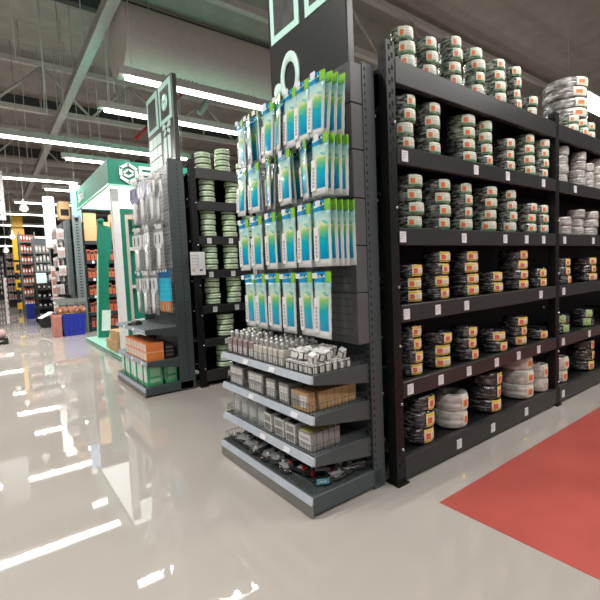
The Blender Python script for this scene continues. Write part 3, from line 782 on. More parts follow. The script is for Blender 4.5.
# --- base: clamps and tools in bags
def clamp_proto(kind):
    mb = MB()
    pts = [(0.075 * math.cos(a), 0.05 * math.sin(a) * (1 + .15 * math.cos(2 * a)), 0.022) for a in [2 * PI * k / 14 for k in range(14)]]
    mb.tube(pts + [pts[0]], 0.016, 8, 0)
    root = mb.build('bagged_clamp', ['black_gloss'])
    c = MB().box((0, 0, 0.02), (0.1, 0.035, 0.03), 0, (0, 0, .3), 0.006).lathe([(0, .022), (.014, .02), (.016, 0)], 10, (0.03, .012, .034))
    c.build('screw_block', ['hardware'], root)
    b = MB().box((0, 0, 0.04), (0.13, 0.09, 0.004), 0, (0.1, 0.05, .2)); b.build('film_cover', ['clear_film'], root)
    return tag(root, '', 'bagged clamp', 'black clamps in clear bags on the base shelf')
CL = Proto(clamp_proto(0))
for k in range(7):
    for d in range(3):
        CL.put((1.57 + 0.125 * d, 3.05 - k * 0.115, SB + 0.001 + 0.012 * ((k + d) % 2)), (rr.uniform(-.15, .15), rr.uniform(-.15, .15), rr.uniform(0, 6)), f'black bagged clamp on the base shelf, {ORD[k]} from left in {ORD[d]} row back')
ht = MB().box((0, 0, .03), (0.2, 0.04, 0.035), 0, None, 0.012).box((.07, 0, .05), (0.05, .05, .03), 0, None, .01).build('hand_tool', ['black_gloss'])
MB().box((-0.03, 0, .05), (0.1, 0.036, 0.008), 0, None, .002).build('white_insert', ['pack_white'], ht)
MB().box((-0.1, 0, .032), (0.02, 0.046, 0.042), 0, None, .008).build('red_grip', ['red_plastic'], ht)
MB().box((0.085, 0, .062), (0.035, .04, .018), 0, None, .006).build('red_button', ['red_plastic'], ht)
tag(ht, '', 'hand tool', 'red and black hand tools on the base shelf'); HT = Proto(ht)
for k, (x, y, r) in enumerate(((1.6, 2.23, 1.9), (1.7, 2.26, 2.3), (1.66, 2.13, 2.5), (1.8, 2.2, 2.7))):
    HT.put((x, y, SB + .001), (0, 0, r), ['red-tipped black hand tool nearest the base front edge', 'red-tipped black hand tool second from the base front edge', 'red-tipped black hand tool beside the blue card', 'red-tipped black hand tool furthest back on the base'][k])
tl = MB().box((0, 0, .025), (0.13, 0.05, 0.04), 0, None, .01).build('tool_pouch', ['black_gloss'])
MB().box((0, -.027, .03), (0.08, 0.003, 0.035), 0).bb(-.03, .03, -.0295, -.0285, .026, .034, 1).build('blue_card', ['blue_tag', 'white'], tl)
tag(tl, 'black tool pouch with a light blue card on the base shelf', 'tool pouch'); tl.location = (1.62, 2.035, SB + .001); tl.rotation_euler = (0, 0, -0.5)
for k, (x, y) in enumerate(((1.75, 2.05), (1.84, 2.08), (1.92, 2.06))):
    CL.put((x, y, SB + .001), (0.1, 0, k * 1.3), f'black bagged clamp by the right wire fence of the base, {ORD[k]} from front')

# --- sign tops
def icon_sign(label, x, y0, y1, z0, z1, full=True):
    """dark panel with mint pictograms on the aisle side, read from -X (left is +Y)"""
    s = thing('category_sign', label, 'sign', (x, (y0 + y1) / 2, z0))
    w = y1 - y0; h = z1 - z0
    MB().bb(0, 0.07, -w / 2, w / 2, 0, h, 0, 0.01).build('sign_panel', ['sign_dark'], s)
    def q(mb, u0, u1, v0, v1, mi=0, d=0.008):  # u from the left edge seen from the aisle
        return mb.bb(-d, 0.001, w / 2 - u1 * w, w / 2 - u0 * w, v0 * h, v1 * h, mi)
    if full:
        for nm, u0, u1 in (('photo_tile', .03, .47), ('socket_tile', .53, .97)):
            t = MB(); q(t, u0, u1, .5, .97, 0); q(t, u0 + .07, u1 - .07, .55, .9, 1, 0.011); t.build(nm, ['mint', 'sign_photo'], s)
        sk = MB(); cy = w / 2 - .75 * w; cz = .73 * h
        sk.lathe([(0, .016), (.105, .016), (.105, 0)], 24, (0, cy, cz), axis='x'); 
        o = sk
        for a in (-.6, .6):
            o.box((-.013, cy + a * .17, cz + .13), (.012, .05, .06), 0, (a, 0, 0))
        o.build('socket_icon', ['mint'], s).scale = (-1, 1, 1)
        for du in (-.03, .03): pass
        MB().bb(-.02, -.015, cy - .03, cy - .018, cz + .0, cz + .03).bb(-.02, -.015, cy + .018, cy + .03, cz, cz + .03).build('socket_slot', ['ink'], s)
        g = MB()
        for i in range(3):
            for j in range(3): q(g, .06 + i * .165, .205 + i * .165, .02 + j * .145, .145 + j * .145)
        g.build('tile_grid', ['mint_pale'], s)
        p = MB(); q(p, .64, .73, .06, .33); q(p, .78, .87, .06, .33); p.build('pipe_icon', ['mint_pale'], s)
        p = MB()
        for a in (0.5, -0.5): p.box((-.004, w / 2 - .76 * w, .42 * h), (.008, .26, .05), 0, (a, 0, 0))
        p.box((-.006, w / 2 - .66 * w, .455 * h), (.012, .07, .07)); p.box((-.006, w / 2 - .86 * w, .455 * h), (.012, .07, .07)); p.build('spanner_icon', ['mint_pale'], s)
    else:
        p = MB(); cy, cz = 2.74 - 2.565, .21
        p.lathe([(.075, .003), (.075, .014), (.125, .014), (.125, .003)], 24, (0, 0, 0), axis='x', closed=True)
        o = p.build('ring_icon', ['mint_pale'], s, (0, cy, cz), (0, 0, PI)); o.scale = (1, 1.0, 1.55)
        MB().lathe([(0, .012), (.055, .012), (.055, 0)], 20, axis='x').build('disc_icon', ['mint_pale'], s, (0, 2.91 - 2.565, .165), (0, 0, PI))
        p = MB()
        for k in range(2):
            t = MB(); u0, u1 = (.05, .46) if k == 0 else (.54, .95)
            q(t, u0, u1, .5, .95, 0); q(t, u0 + .06, u1 - .06, .55, .9, 1, .011); t.build('photo_tile', ['mint', 'sign_photo'], s)
    return s
icon_sign('dark hanging-display sign with mint ring icon above the blue-green packs', 2.03, 2.1, 3.03, 2.802, 3.9, False)
icon_sign('tall dark sign with mint square pictograms and a socket icon', 2.05, 5.3, 6.33, 2.982, 4.06, True)

# ------------------------------------------------------------------ second end display
hk2 = []
R1 = [(6.05, 1.72), (5.83, 1.77), (5.64, 1.7), (5.52, 1.78), (5.48, 1.85)]
R2 = [(6.2, 1.74), (6.0, 1.7), (5.8, 1.76), (5.62, 1.71), (5.48, 1.82)]
R3 = [(6.15, 1.72), (5.97, 1.76), (5.8, 1.71), (5.66, 1.77)]
R3b = [(5.56, 1.84), (5.48, 1.85), (5.4, 1.86), (5.335, 1.87)]
for (y, x) in R1: hk2.append((y, 2.8, x - 0.03, 1.95))
for (y, x) in R2: hk2.append((y, 2.15, x - 0.03, 1.95))
for (y, x) in R3 + R3b: hk2.append((y, 1.56, x - 0.03, 1.95))
gondola('grey end display with hanging tools over orange and green boxes', 5.29, 6.69, 1.47, 2.1, 2.98,
        [(0.845, 1.5), (0.435, 1.5)], (1.95, 1.05, 2.93), hk2, 0.085, 'pegboard_lit', False, 0.17)
# long tool packs
def tool_pack(name, headm, handlem, label, w=0.13, h=0.52):
    root = MB().bb(-w / 2, w / 2, 0.008, 0.0095, -h, 0.02, 0).build(name, ['thin_film'])
    MB().bb(-w * .3, w * .3, 0.0, 0.008, -0.03, 0.02, 0).build('header_card', ['white'], root)
    hd = MB().prism([(-w * .45, -.07), (w * .45, -.07), (w * .48, -.2), (w * .3, -.26), (-w * .3, -.26), (-w * .48, -.2)], 'y', -0.012, 0.008)
    for sx in (-.22, .22): hd.prism([(sx * w - .008, -.1), (sx * w + .008, -.1), (sx * w + .006, -.2), (sx * w - .006, -.2)], 'y', -.0135, -.012, 1)
    hd.build('tool_head', [headm, 'sign_photo'], root)
    MB().tube([(0, -.004, -.25), (0, -.006, -.32), (0, -.006, -.42), (0, -.004, -h + .02)], 0.02, 8).build('tool_handle', [handlem], root)
    return tag(root, label, 'tool pack', 'long tools hanging on the second end display')
T1 = Proto(tool_pack('tool_pack', 'lilac', 'white', ''))
T2 = Proto(tool_pack('tool_pack', 'tool_white', 'white_gloss', ''))
for k, (y, x) in enumerate(R1): (T1 if k < 3 else T2).put((x, y, 2.8), (0, 0, -PI / 2 + rr.uniform(-.1, .25)), f'{"lilac-headed" if k < 3 else "clear-headed"} long tool pack, {ORD[k]} from left in the top row, second display', (2.0, 1, 1.12))
for k, (y, x) in enumerate(R2): T2.put((x, y, 2.15), (0, 0, -PI / 2 + rr.uniform(-.1, .25)), f'clear and white long tool pack, {ORD[k]} from left in the middle row', (1.9, 1, 1.1))
for k, (y, x) in enumerate(R3): T2.put((x, y, 1.56), (0, 0, -PI / 2 + rr.uniform(-.1, .25)), f'clear and white long tool pack, {ORD[k]} from left in the bottom row', (1.9, 1, 1.08))
br = MB().bb(-.03, .03, .008, .0095, -.5, .02, 0).build('brush_pack', ['thin_film'])
MB().bb(-.03, .03, 0, .008, -.07, .02, 0).build('header_card', ['brush_cap'], br)
MB().prism([(-.02, -.08), (.02, -.08), (.034, -.36), (-.034, -.36)], 'y', -.016, .008).build('brush_body', ['brush_blue'], br)
MB().prism([(-.022, -.36), (.022, -.36), (.008, -.5), (-.008, -.5)], 'y', -.01, .006).build('brush_tip', ['orange_ink'], br)
MB().prism([(-.034, -.34), (-.022, -.36), (-.012, -.48), (-.03, -.48)], 'y', -.008, .004).build('brush_side', ['pale_green'], br)
tag(br, '', 'brush pack', 'blue brushes hanging on the second end display'); BR = Proto(br)
for k, (y, x) in enumerate(R3b): BR.put((x, y, 1.56), (0, 0, -PI / 2 + .2), f'bright blue brush pack with orange tip, {ORD[k]} of four from the left', (1.3, 1, 1.05))
tag(MB().lathe([(0, .06), (.06, .055), (.1, .02), (.1, 0)], 16, (1.62, 6.1, .846)).build('dark_pouch', ['black_plastic']), 'small dark lump lying on the second display top shelf', 'pouch')
# boxes on its shelves
ob = MB().bb(-.065, .065, -.11, .11, 0, .235, 0, .003).bb(-.0655, .0655, -.1105, .1105, .11, .116, 1).build('tool_box', ['orange_box', 'box_pale'])
fb = MB()
for j in range(2):
    for i in range(2): fb.bb(-.0600 + .062 * i, -.004 + .062 * i, -.112, -.111, .015 + .115 * j, .1 + .115 * j, 0)
fb.build('printed_front', ['box_pale'], ob)
tag(ob, '', 'box', 'orange boxes on the second end display'); OB = Proto(ob)
for k in range(7): OB.put((1.645, 5.42 + k * 0.142, 0.437), (0, 0, -PI / 2), f'orange box with pale front on the lower shelf, {ORD[k]} from its near end')
bk = MB().bb(-.06, .06, -.05, .05, 0, .2, 0, .003)
for q in range(3): bk.bb(.0595, .061, -.05, .05, .05 + q * .05, .056 + q * .05, 1)
bko = bk.build('tool_box', ['black_plastic', 'box_grey']); tag(bko, '', 'box', 'black boxes behind the orange boxes'); BK = Proto(bko)
for k in range(3): BK.put((1.83, 5.42 + k * .14, .437), (0, 0, -PI / 2), f'black box behind the orange boxes, {ORD[k]} from the near end')
gbx = MB().bb(-.06, .06, -.1, .1, 0, .3, 0, .003).build('product_box', ['green_box'])
MB().bb(-.052, .052, -.101, -.1, .05, .27, 0).bb(-.03, .03, -.102, -.101, .12, .2, 1).build('printed_front', ['white', 'mint'], gbx)
MB().bb(.06, .061, -.06, .07, .12, .26, 0).bb(.06, .061, -.06, .07, .04, .09, 0).build('printed_side', ['pale_green'], gbx)
tag(gbx, '', 'box', 'green boxes on the base of the second end display'); GX = Proto(gbx)
for k in range(8): GX.put((1.62 - .01 * (k % 2), 5.42 + k * 0.148, .121), (0, 0, -PI / 2 + rr.uniform(-.06, .06)), f'green and white box on the base front, {ORD[k]} from the near end', (1, 1, 1 + .05 * math.sin(k * 2)))
for k in range(3): GX.put((1.84, 5.44 + k * 0.16, .121), (0, 0, -PI / 2 + .1), f'green and white box in the second row on the base, {ORD[k]} from near', (1.0, .8, .95))

# ------------------------------------------------------------------ rack with green spools across the side aisle
LV2 = [2.89, 2.46, 2.0, 1.55, 1.08, 0.63, 0.2]
TG2 = [(2.42, 2), (2.74, 2), (3.05, 2), (2.42, 3), (2.75, 3), (3.1, 3), (2.45, 4), (2.78, 4), (3.12, 4), (2.6, 5), (3.1, 5), (2.62, 6), (3.1, 6)]
make_rack('storage_rack', 'black steel rack holding green wire spools behind the second end display', 5.25, 6.3, [2.24, 4.9, 7.5], LV2, [0.13, 0.11, 0.1, 0.1, 0.1, 0.1, 0.14], 3.0, TG2)
prof = []; mis = []
nt = 2
prof = [(0.035, 0.0), (0.084, 0.0), (0.098, 0.006), (0.104, 0.014), (0.104, 0.03), (0.1015, 0.032), (0.1015, 0.036), (0.104, 0.038), (0.104, 0.056), (0.098, 0.064), (0.084, 0.07), (0.035, 0.07)]
sp = MB().lathe(prof, 22, mis=[1, 1, 0, 0, 0, 1, 0, 0, 0, 1, 1, 1], closed=True).lathe([(0.036, .0712), (.086, .0712)], 22, mi=1).build('wire_spool', ['spool_green', 'spool_groove'])
MB().lathe([(.1045, .016), (.1045, .028)], 6, a0=math.radians(-120), a1=math.radians(-75)).build('label', ['green_label'], sp)
tag(sp, '', 'wire spool', 'green wire spools on the rack behind the second end display'); SPL = Proto(sp)
SPT = [[(2.46, 'abc'), (2.74, 'abcd'), (3.07, 'ab'), (3.4, 'a')], [(2.49, 'abcd'), (2.87, 'abcd'), (3.24, 'abcd')], [(2.48, 'abcde'), (2.8, 'abcde'), (3.12, 'abcd')], [(2.48, 'abcde'), (2.8, 'abcde'), (3.12, 'abcde')],
       [(2.49, 'abcde'), (2.82, 'abcde'), (3.2, 'abcd')], [(2.66, 'abcd'), (3.12, 'abcd')], [(2.62, 'abcd'), (3.02, 'abcd'), (3.35, 'abc')]]
for lv, cols in enumerate(SPT):
    for ci, (x, s) in enumerate(cols):
        for k in range(len(s)):
            SPL.put((x + rnd.uniform(-.008, .008), 5.25 + .14, LV2[lv] + .009 + k * .0785), (0, 0, rnd.uniform(-.4, .4)), f'green wire spool, {down(k, len(s))} of {ORD[ci]} stack from left, {ORD[lv]} spool shelf from top'.replace('bottom one', 'bottom').replace('only one', 'single one'), (1.0, 1.0, 1.08) if lv < 5 else (1.15, 1.15, 1.08))
n_ = MB().bb(-.1, .1, -.002, .002, 0, .3, 0)
for q in range(5): n_.bb(-.085, .0, -.003, -.002, .25 - q * .04, .256 - q * .04, 1)
n_.bb(.02, .06, -.003, -.002, .05, .075, 2); n_.bb(.004, .008, -.003, -.002, .08, .27, 1); n_.bb(-.085, -.04, -.003, -.002, .05, .075, 3)
t = n_.build('notice_sheet', ['white', 'ink_grey', 'ink', 'yellow_tape'], None, (2.22, 5.2, 1.5)); tag(t, 'white printed notice sheet on the left post of the spool rack', 'notice')

# ------------------------------------------------------------------ green booth
BX, BY0, BY1 = 1.85, 8.03, 11.25
bo = thing('display_booth', 'green and white display booth with lit canopy and hexagon emblem', 'display booth', (BX, BY0, 0))
Lb = lambda mb, nm, mt, p=bo: mb.build(nm, mt, p, (-BX, -BY0, 0))
X1 = 5.2
Lb(MB().bb(BX, X1, BY0 - .05, BY1 + .1, 0, .07, 0, .01), 'platform', ['booth_green'])
Lb(MB().bb(BX - .012, X1, BY0 - .062, BY1 + .11, .07, .095, 0).bb(BX - .012, BX + .03, BY0 - .062, BY1 + .11, .02, .035, 0), 'platform_edge', ['booth_edge'])
fa = MB().bb(BX, BX + .06, BY0, BY1, 3.17, 3.6).bb(BX + .06, X1, BY0, BY0 + .06, 3.17, 3.6).bb(X1 - .06, X1, BY0 + .06, BY1, 3.17, 3.6).bb(BX + .06, X1 - .06, BY1 - .06, BY1, 3.17, 3.6).bb(BX + .06, X1 - .06, BY0 + .06, BY1 - .06, 3.55, 3.6)
Lb(fa, 'canopy_fascia', ['booth_green'])
Lb(MB().bb(BX - .02, X1 + .02, BY0 - .02, BY0 + .02, 3.14, 3.172).bb(BX - .02, BX + .02, BY0 + .02, BY1, 3.14, 3.172), 'canopy_edge', ['booth_edge'])
Lb(MB().bb(BX + .06, X1 - .06, BY0 + .06, BY1 - .06, 3.2, 3.23), 'light_panel', ['lit_soffit'])
# hexagon emblem made of two interlocking open chevrons, then the square-cut letter
def ring_seg(mb, cx, cz, pts, wdt, y0, y1):
    for a, b in zip(pts[:-1], pts[1:]):
        d = Vector((b[0] - a[0], b[1] - a[1])).normalized(); nn = Vector((-d.y, d.x)) * wdt / 2; e = d * wdt * .28
        poly = [(cx + a[0] - e.x + nn.x, cz + a[1] - e.y + nn.y), (cx + b[0] + e.x + nn.x, cz + b[1] + e.y + nn.y), (cx + b[0] + e.x - nn.x, cz + b[1] + e.y - nn.y), (cx + a[0] - e.x - nn.x, cz + a[1] - e.y - nn.y)]
        mb.prism(poly, 'y', y0, y1)
em = MB(); cx, cz = 2.2, 3.385; r = .155
hx = [(r * math.sin(math.radians(a)), r * 1.05 * math.cos(math.radians(a))) for a in (0, 60, 120, 180, 240, 300)]
ring_seg(em, cx, cz, [(hx[4][0], hx[4][1] + .045), hx[5], hx[0], hx[1]], .05, BY0 - .025, BY0)
ring_seg(em, cx, cz, [(hx[1][0], hx[1][1] - .045), hx[2], hx[3], hx[4]], .05, BY0 - .025, BY0)
ri = .075
ring_seg(em, cx, cz, [(-ri, .01), (0, ri * .85), (ri, .03)], .036, BY0 - .025, BY0)
ring_seg(em, cx, cz, [(-ri, -.03), (0, -ri * .85), (ri, -.01)], .036, BY0 - .025, BY0)
Lb(em, 'hexagon_emblem', ['white_gloss'])
lt = MB(); lx, lz = 2.385, 3.27; W_, H_ = .24, .26; th_ = .055
lt.bb(lx, lx + W_, BY0 - .025, BY0, lz + H_ - th_, lz + H_).bb(lx, lx + th_, BY0 - .025, BY0, lz + H_ / 2 - th_ / 2, lz + H_ - th_).bb(lx + th_, lx + W_, BY0 - .025, BY0, lz + H_ / 2 - th_ / 2, lz + H_ / 2 + th_ / 2)
lt.bb(lx + W_ - th_, lx + W_, BY0 - .025, BY0, lz, lz + H_ / 2 - th_ / 2).bb(lx, lx + W_ - th_, BY0 - .025, BY0, lz, lz + th_)
Lb(lt, 'letter_s', ['white_gloss'])
cu = bpy.data.curves.new('side_lettering', 'FONT'); cu.body = 'Sson'; cu.size = .36; cu.extrude = .008
ot = bpy.data.objects.new('tmp_text', cu); COL.objects.link(ot)
dg = bpy.context.evaluated_depsgraph_get(); me = bpy.data.meshes.new_from_object(ot.evaluated_get(dg)); bpy.data.objects.remove(ot)
me.materials.clear(); me.materials.append(MATS['white_gloss'])
so = bpy.data.objects.new('side_lettering', me); COL.objects.link(so); so.parent = bo
so.location = (-.006, 10.95 - BY0, 3.28); so.rotation_euler = (PI / 2, 0, -PI / 2)
# posts, white front wall with green framed display opening
Lb(MB().bb(1.92, 2.05, 8.2, 8.34, .095, 3.14, 0, .006), 'white_pillar', ['white'])
fr = MB().bb(2.05, 2.13, 8.22, 8.32, .095, 2.78).bb(2.13, 4.2, 8.22, 8.32, 2.7, 2.78).bb(4.13, 4.2, 8.22, 8.32, .095, 2.7)
Lb(fr, 'green_frame', ['booth_green'])
Lb(MB().bb(2.13, 2.19, 8.24, 8.3, .095, 2.7).bb(2.19, 4.13, 8.24, 8.3, 2.62, 2.7), 'inner_frame', ['pack_beige'])
Lb(MB().bb(2.22, 4.13, 8.45, 8.5, .095, 2.62), 'display_board', ['booth_green'])
Lb(MB().bb(2.22, 4.13, 8.4, 8.45, 2.02, 2.08).bb(2.22, 4.13, 8.4, 8.45, 1.3, 1.36).bb(2.5, 2.55, 8.4, 8.45, .095, 2.62).bb(3.2, 3.25, 8.4, 8.45, .095, 2.62), 'display_bars', ['white'])
Lb(MB().bb(2.17, 4.13, 8.3, 8.44, .095, .7), 'white_counter', ['white'])
# tall green wrench-shaped cutout standing on the platform
gf = thing('standing_cutout', 'tall leaning green hook-headed cutout standing on the booth platform', 'standing cutout', (2.11, 10.8, .115), (0, .085, 0))
gf.scale = (1.35, 1, 1.09)
PS = lambda q: [(x * .68, z) for x, z in q]
poly = PS([(-.1, 0), (.16, 0), (.15, .5), (.13, 1.1), (.12, 1.68), (.16, 1.8), (.18, 1.95), (.17, 2.2), (.14, 2.38), (.12, 2.42), (-.02, 2.44), (-.03, 2.5), (-.06, 2.56), (-.12, 2.56), (-.17, 2.5), (-.17, 2.1), (-.14, 1.8), (-.12, 1.2)])
MB().prism(poly, 'y', 0, .06).build('cutout_body', ['booth_green'], gf)
MB().lathe([(0, 0), (.05, 0), (.05, .22), (0, .22)], 14, (-.065, .17, 2.53), axis='y').build('rolled_head', ['booth_green'], gf)
MB().prism(PS([(-.125, .02), (-.102, .02), (-.122, 1.2), (-.142, 1.8), (-.16, 1.8), (-.148, 1.2)]), 'y', -.01, .07).build('pale_edge', ['booth_edge'], gf)
MB().bb(-.02, .12, -.03, .0, .15, .6).build('white_plate', ['white'], gf)
# cartons on the platform
kb = MB().bb(-.11, .11, -.14, .14, 0, .2, 0, .004).bb(-.112, .112, -.012, .012, .199, .201, 1).build('carton', ['kraft', 'cream_label']); tag(kb, '', 'carton', 'tan cartons on the booth platform'); KB = Proto(kb)
for k, (x, y, z, lb) in enumerate(((1.98, 8.5, .096, 'bottom tan carton at the booth platform front'), (1.98, 8.5, .298, 'top tan carton at the booth platform front'), (1.98, 8.83, .096, 'bottom tan carton in the middle of the platform edge'), (1.98, 8.83, .298, 'top tan carton in the middle of the platform edge'), (2.0, 9.18, .096, 'tan carton standing alone furthest along the booth platform edge'))):
    KB.put((x, y, z) if z < .2 else (x + .015, y, z), (0, 0, .05 * (k % 3)), lb)

# ------------------------------------------------------------------ run beyond the booth: rack, end display, bins
R3Y = 13.3
LV3 = [2.6, 2.05, 1.55, 1.05, .55, .12]
make_rack('storage_rack', 'black rack of orange-red packs behind the green booth', R3Y, R3Y + 1.0, [2.28, 4.8], LV3, [.1] * 6, 3.1, [(2.5, 1), (2.8, 1), (2.5, 2), (2.8, 2), (2.5, 3), (2.8, 3)])
rp_ = MB().bb(-.045, .045, -.06, .06, 0, .32, 0, .004).build('tool_pack', ['redpack'])
MB().bb(-.035, .035, -.0615, -.06, .2, .28, 0).build('pack_label', ['black_plastic'], rp_)
tag(rp_, 'small orange-red pack standing on the far rack behind the green booth', 'pack', 'orange-red packs on the rack behind the booth'); RP = Proto(rp_)
for lv in range(1, 6):
    for k in range(9): RP.put((2.4 + k * .105, R3Y + .14, LV3[lv] + .001), (0, 0, rnd.uniform(-.08, .08)), None, (1, 1, rnd.uniform(.8, 1.05)))
KC = MB().bb(-.17, .17, -.2, .2, 0, .8, 0, .006).build('carton', ['kraft']); MB().bb(-.172, .172, -.02, .02, .8, .802).build('carton_tape', ['cream_label'], KC); tag(KC, '', 'carton', 'tall tan cartons on the far rack top'); KC = Proto(KC)
for k in range(4): KC.put((2.5 + k * .37, R3Y + .25, LV3[0] + .001), (0, 0, 0), f'tall tan carton on top of the far rack behind the booth, {ORD[k]} from left', (1, 1, 1 if k != 1 else .7))
# grey end frame
ef = thing('slotted_stand', 'tall grey slotted end frame left of the booth', 'end frame', (2.13, 13.2, 0))
u = MB().bb(-.11, -.05, -.04, .04, 0, 3.3).bb(.05, .11, -.04, .04, 0, 3.3).bb(-.05, .05, -.02, .02, .05, 3.25)
z = .15
while z < 3.2: u.bb(-.03, .03, -.022, -.02, z, z + .03, 1); z += .08
u.build('frame_post', ['shelf_steel', 'hole'], ef)
# display gondola of the third run
hk3 = []
for z in (2.95, 2.55, 2.15, 1.75, 1.38):
    for y in (13.5, 13.75, 14.0): hk3.append((y, z, 1.6, 1.82))
gondola('far grey end display of small hanging packs behind the blue bin', 13.32, 14.6, 1.45, 1.95, 3.2, [(1.0, 1.5)], (1.82, 1.1, 3.15), hk3, .1, fence=False)
fp = MB().bb(-.09, .09, -.02, .02, -.26, .02, 0, .006).build('blister_pack', ['grey_goods']); MB().bb(-.07, .07, -.022, -.02, -.2, -.08).build('pack_insert', ['pinkgrey'], fp)
MB().bb(-.09, .09, -.023, -.02, -.04, .02).build('header_card', ['pack_white'], fp)
tag(fp, 'small grey-pink blister pack hanging on the far end display behind the blue bin', 'blister pack', 'blister packs on the far end display'); FP = Proto(fp)
for (y, z, a, b) in hk3:
    for d in range(2): FP.put((1.64 + d * .09, y + .01, z), (0, 0, -PI / 2 + rnd.uniform(-.4, .4)), None)
for k in range(3): FP.put((1.72, 13.36, 2.9 - k * .5), (0, 0, rnd.uniform(-.2, .2)), None)
tag(MB().bb(-.14, .14, -.2, .2, 0, .5, 0, .01).bb(-.1, .1, -.202, -.2, .1, .28, 1).build('storage_box', ['kraft', 'hole'], None, (1.9, 13.7, 3.22)), 'tan box with a dark slot on top of the far end display', 'box')
# blue bin, pink bin, wire basket of orange goods
def bin_(name, label, loc, sx, sy, sz, m, rim):
    t = thing(name, label, 'bin', loc)
    b = MB(); tp = .92
    o = [(-sx * tp, -sy * tp), (sx * tp, -sy * tp), (sx * tp, sy * tp), (-sx * tp, sy * tp)]; p = [(-sx, -sy), (sx, -sy), (sx, sy), (-sx, sy)]
    i_ = [(x * .9, y * .9) for x, y in p]
    vs = [(x, y, 0) for x, y in o] + [(x, y, sz) for x, y in p] + [(x, y, sz) for x, y in i_] + [(x * .9, y * .9, .04) for x, y in o]
    fs = [(3, 2, 1, 0)] + [(k, (k + 1) % 4, 4 + (k + 1) % 4, 4 + k) for k in range(4)] + [(4 + k, 4 + (k + 1) % 4, 8 + (k + 1) % 4, 8 + k) for k in range(4)] + [(8 + k, 8 + (k + 1) % 4, 12 + (k + 1) % 4, 12 + k) for k in range(4)] + [(12, 13, 14, 15)]
    b.add(vs, fs); b.build('bin_body', [m], t)
    r_ = MB().bb(-sx - .015, sx + .015, -sy - .015, -sy + .01, sz - .06, sz + .005).bb(-sx - .015, sx + .015, sy - .01, sy + .015, sz - .06, sz + .005).bb(-sx - .015, -sx + .01, -sy, sy, sz - .06, sz + .005).bb(sx - .01, sx + .015, -sy, sy, sz - .06, sz + .005)
    for k in range(5): r_.bb(-sx * .8 + k * sx * .4 - .01, -sx * .8 + k * sx * .4 + .01, -sy - .012, -sy * .93, .05, sz - .06)
    r_.build('bin_rim', [rim], t)
    return t
bin_('plastic_bin', 'large dark blue plastic bin under the wire basket', (1.82, 13.02, 0), .27, .22, .58, 'blue_bin', 'blue_bin')
bin_('plastic_bin', 'salmon pink plastic bin left of the blue one', (1.42, 13.02, 0), .1, .24, .6, 'pink_bin', 'pink_bin')
wb = thing('wire_basket', 'wire basket of orange goods above the blue bin', 'basket', (1.78, 13.03, .6))
w = MB()
for k in range(13):
    x = -.36 + .06 * k; w.tube([(x, -.24, 0), (x, -.24, .4)], .006, 4); w.tube([(x, .24, 0), (x, .24, .4)], .006, 4)
for z in (0.01, .13, .26, .4): w.tube([(-.36, -.24, z), (.36, -.24, z), (.36, .24, z), (-.36, .24, z), (-.36, -.24, z)], .007, 4)
w.build('basket_wires', ['wire'], wb)
MB().bb(-.35, .35, -.23, .23, 0, .015).build('basket_floor', ['wire'], wb)
MB().bb(-.36, .36, -.255, -.245, .3, .41).build('basket_rim', ['kick'], wb)
og = MB().lathe([(0, .18), (.05, .17), (.075, .09), (.06, 0), (0, 0)], 12).build('goods_pouch', ['orange_goods']); MB().bb(-.03, .03, -.082, -.06, .06, .13).build('pouch_label', ['cream_label'], og)
tag(og, 'orange pouch lying in the wire basket above the blue bin', 'pouch', 'orange pouches in the wire basket'); OG = Proto(og)
for k in range(10): OG.put((1.5 + (k % 5) * .14, 12.9 + .2 * (k // 5), .617), (rnd.uniform(-.2, .2), 0, rnd.uniform(0, 3)), None)

# banners and further runs
bn = thing('hanging_banner', 'narrow blue and white banner hanging left of the booth canopy', 'banner', (2.15, 13.2, 3.15))
MB().bb(-.12, .12, -.02, .02, 0, .98).build('banner_sheet', ['blue_banner'], bn); MB().bb(-.13, .13, -.03, .03, .8, .98).build('banner_head', ['white'], bn); MB().tube([(0, 0, .98), (0, 0, 4.8)], .008, 4).build('banner_wire', ['cable_grey'], bn)
bn = thing('hanging_banner', 'tall plain white banner hanging over the left aisle side', 'banner', (1.8, 16, 2.6))
MB().bb(-.16, .16, -.06, .06, 0, 1.65, 0, .01).build('banner_body', ['white_gloss'], bn); MB().bb(-.13, .13, -.07, .07, -.04, .0).build('banner_foot', ['kick'], bn); MB().tube([(0, 0, 1.65), (0, 0, 5.4)], .008, 4).build('banner_wire', ['cable_grey'], bn)
bn = thing('dotted_board', 'pale grey hanging panel with dark dots at the far left', 'hanging panel', (.22, 13.2, 3.1))
MB().bb(-.3, .3, -.04, .04, 0, 1.25, 0, .01).build('panel_board', ['board_grey'], bn)
d_ = MB()
for (x, z) in ((.18, .14), (.1, .3), (.2, .5), (.16, .9), (.05, .7)): d_.lathe([(0, .006), (.02, .006), (.02, 0)], 10, (x, -.04, z), axis='y')
d_.build('panel_dots', ['ink'], bn); MB().tube([(-.2, 0, 1.25), (-.2, 0, 4.93)], .008, 4).tube([(.2, 0, 1.25), (.2, 0, 4.93)], .008, 4).build('panel_wire', ['cable_grey'], bn)

def pendant(loc, label):
    p = thing('pendant_lamp', label, 'pendant lamp', loc, group='white pendant lamps over the aisle')
    MB().lathe([(.0, .3), (.02, .29), (.03, .2), (.1, .08), (.11, .0)], 18).build('lamp_shade', ['white'], p)
    MB().lathe([(0, -.05), (.06, -.035), (.085, 0), (.04, .06), (0, .08)], 14).build('lamp_bulb', ['bulb_glow'], p)
    MB().tube([(0, 0, .29), (0, 0, 8.0 - loc[2])], .009, 4).build('lamp_cord', ['cable_grey'], p)
pendant((.98, 14, 3.5), 'white pendant lamp nearest, left of the white banner')
pendant((.93, 20, 3.25), 'white pendant lamp beside the yellow tower top')
pendant((.7, 20.5, 2.75), 'white pendant lamp lowest at the far left')

